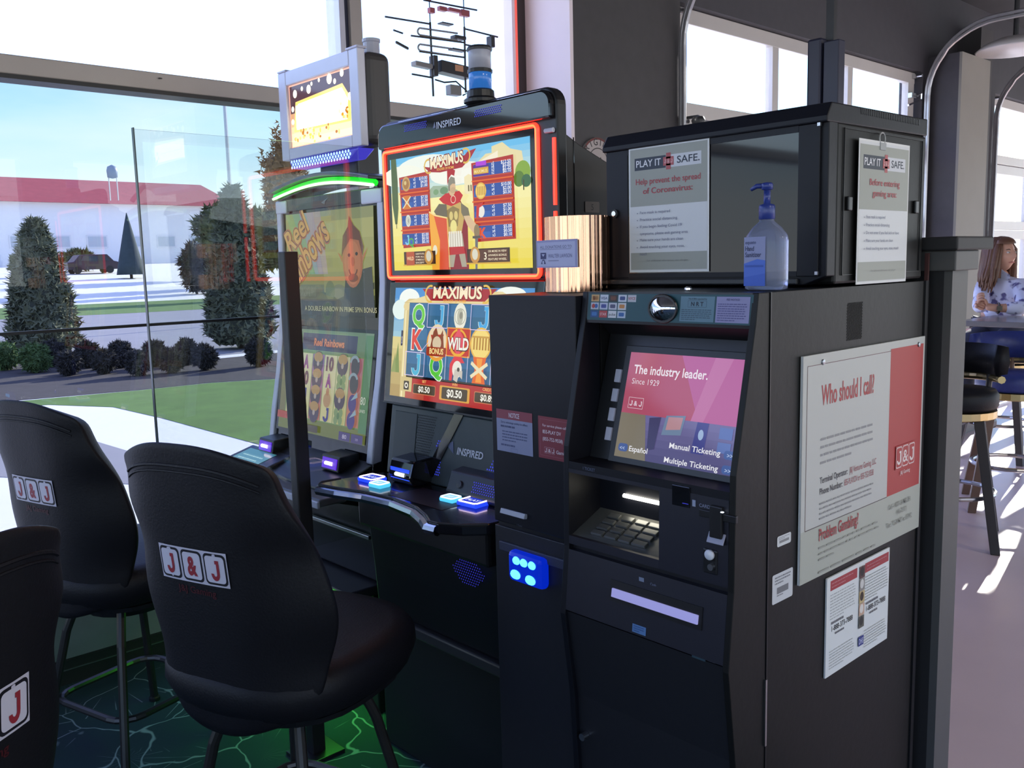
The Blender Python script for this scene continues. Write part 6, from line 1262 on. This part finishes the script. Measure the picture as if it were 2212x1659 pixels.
# fingers rooted in the palms, curled and clasped
for hb, d, nm in ((haL, Vector((.3, -.6, .55)).normalized(), 'L'), (haR, Vector((-.85, -.2, .35)).normalized(), 'R')):
    sd_ = d.cross(Vector((0, 0, 1))).normalized(); upv = sd_.cross(d).normalized()
    for k_ in range(4):
        r0_ = hb+d*.018+upv*(.024-.016*k_)-sd_*.0; ln_ = (.034, .040, .038, .030)[k_]
        skin_mesh('finger', [(r0_-d*.02, .0095), (r0_+d*ln_*.8, .009), (r0_+d*ln_*1.15-sd_*.02, .0085), (r0_+d*ln_*.8-sd_*.036, .0075)], [(0,1),(1,2),(2,3)], SKIN, w_, 1)
    skin_mesh('thumb', [(hb+upv*.012-d*.01, .011), (hb+upv*.038+d*.012-sd_*.012, .0105), (hb+upv*.044+d*.034-sd_*.022, .0085)], [(0,1),(1,2)], SKIN, w_, 1)
mid = lambda a, b, t: a+(b-a)*t
JS = [(pel+Vector((0,0,.0)), .138), (wai, .127), (che, .130), (nb_-Vector((0,0,.015)), .080), (shL, .068), (mid(shL, elL, .5), .060), (elL, .055), (mid(elL, wrL, .75), .040), (shR, .068), (mid(shR, elR, .5), .060), (elR, .055), (mid(elR, wrR, .72), .041)]
skin_mesh('shirt', JS, [(0,1),(1,2),(2,3),(2,4),(4,5),(5,6),(6,7),(2,8),(8,9),(9,10),(10,11)], SHIRT, w_)
TR = M('dark_jeans', (.03, .035, .06), .8, noise_s=40)
skin_mesh('trousers', [(pel+Vector((0,0,0)), .142)]+[(J[i][0], J[i][1]+.012) for i in (13,14,15,17,18,19)], [(0,1),(1,2),(2,3),(0,4),(4,5),(5,6)], TR, w_)
for i in (16, 20): p = J[i][0]; MB().obox(p+Vector((0, -.05, -.02)), (.04, 0, 0), (0, .11, 0), (0, 0, .035)).build('shoe', BLACK, w_, .02)
# collar
for sg in (-1, 1): MB().obox(nb_+Vector((sg*.045+.01, -.062, .015)), Vector((sg*.03, -.006, -.02)), Vector((0, .006, .045)), (0, .004, 0)).build('collar', SHIRT, w_, .003)
# head facing the right
fd_ = Vector((.93, -.36, -.02)).normalized(); sdv = Vector((0,0,1)).cross(fd_).normalized(); upv = fd_.cross(sdv)
def hpt(f, s__, z): return HC+fd_*f+sdv*s__+upv*z
def head(u, v):
    a_ = 2*math.pi*u; ph = math.pi*(v-.5); cx, cy, cz = math.cos(ph)*math.cos(a_), math.cos(ph)*math.sin(a_), math.sin(ph)
    f, s__, z = cx*.095, cy*.073, cz*.118
    if z < 0: k_ = 1-.28*(-z/.118)**1.5; s__ *= k_; f = f*(1-.10*(-z/.118)) + .018*(-z/.118)*max(0, cx)
    if cx > 0:
        f += .026*math.exp(-((s__/.012)**2)-(((z+.008)/.024)**2)) + .010*math.exp(-((s__/.010)**2)-(((z-.02)/.022)**2))
        f -= .007*math.exp(-(((abs(s__)-.032)/.014)**2)-(((z-.018)/.012)**2))
        f += .006*math.exp(-((s__/.022)**2)-(((z+.055)/.008)**2)) + .007*math.exp(-((s__/.02)**2)-(((z+.098)/.016)**2)) + .004*math.exp(-(((abs(s__)-.04)/.02)**2)-(((z+.02)/.02)**2))
    return hpt(f, s__, z)
hd_ = MB().grid(head, 64, 56).build('head', SKIN, w_, smooth=True)
for sg in (-1, 1):
    def eye(u, v, sg=sg):
        a_ = 2*math.pi*u; ph = math.pi*(v-.5); return hpt(.083+.009*math.cos(ph)*math.cos(a_), sg*.032+.014*math.cos(ph)*math.sin(a_), .018+.0065*math.sin(ph))
    eo = MB().grid(eye, 14, 8).build('eye', M('eye_white', (.6, .57, .55), .3), hd_, smooth=True)
    MB().add([hpt(.0925, sg*.032+.0062*math.cos(R(45*q)), .018+.0060*math.sin(R(45*q))) for q in range(8)], [tuple(range(8))]).build('iris', M('iris', (.04, .025, .02), .2), hd_)
    MB().tube([hpt(.086, sg*.016, .034), hpt(.089, sg*.032, .040), hpt(.078, sg*.050, .035)], [.002, .0032, .0015], 6).build('eyebrow', M('brow', (.05, .025, .02), .7), hd_)
MB().tube([hpt(.083, -.024, -.053), hpt(.099, -.010, -.049), hpt(.101, 0, -.051), hpt(.099, .010, -.049), hpt(.083, .024, -.053)], [.002, .0048, .0045, .0048, .002], 8).build('mouth', M('lips', (.42, .14, .13), .4), hd_)
# hair: cap and long clumps
hb = MB()
def cap(u, v):
    a_ = 2*math.pi*u; ph = math.pi*(.5*v); cx, cy, cz = math.cos(ph)*math.cos(a_), math.cos(ph)*math.sin(a_), math.sin(ph)
    lo = .078 if cx > .25 else -.03
    return hpt(cx*.103-.008, cy*.083, lo+(.132-lo)*cz)
hb.grid(cap, 40, 12)
rr = random.Random(3)
for k_ in range(90):
    an = R(rr.uniform(52, 308)); sg = math.sin(an); cg = math.cos(an); rad = rr.uniform(.85, 1.12)
    st = hpt(cg*.04-.005, sg*.035, .12); m1_ = hpt(cg*.100*rad-.01, sg*.085*rad, .035); m2_ = hpt(cg*.098*rad-.015, sg*.098*rad, -.075); en = hpt(cg*.085*rad-.02+rr.uniform(-.015, .03), sg*.115*rad, rr.uniform(-.26, -.17))
    if en.z < 1.30: en += Vector((0, -.045 if sg < 0 else -.02, 0))
    hb.tube([st, m1_, m2_, mid(m2_, en, .55)+Vector((rr.uniform(-.006, .006), 0, 0)), en], [.012, .017, .018, .016, .004], 6)
hb.build('hair', HAIR, w_, smooth=True)
# wrist watch
c_ = mid(wrR, elR, .10); dv = (wrR-elR).normalized(); e1 = dv.cross(Vector((0,0,1))).normalized(); e2 = dv.cross(e1)
MB().tube([c_+.034*(math.cos(2*math.pi*q/18)*e1+math.sin(2*math.pi*q/18)*e2) for q in range(18)], .007, 6, closed=True).obox(c_+e1*.036 if e1.y < 0 else c_-e1*.036, dv*.016, (0, 0, .016), e1*.004).build('wrist_watch', M('watch_dark', (.06, .05, .04), .3, metal=.5), w_)
stool((hp.x, 7.05), 180, 'dark bar stool under the seated woman', VINYL, DWOOD)
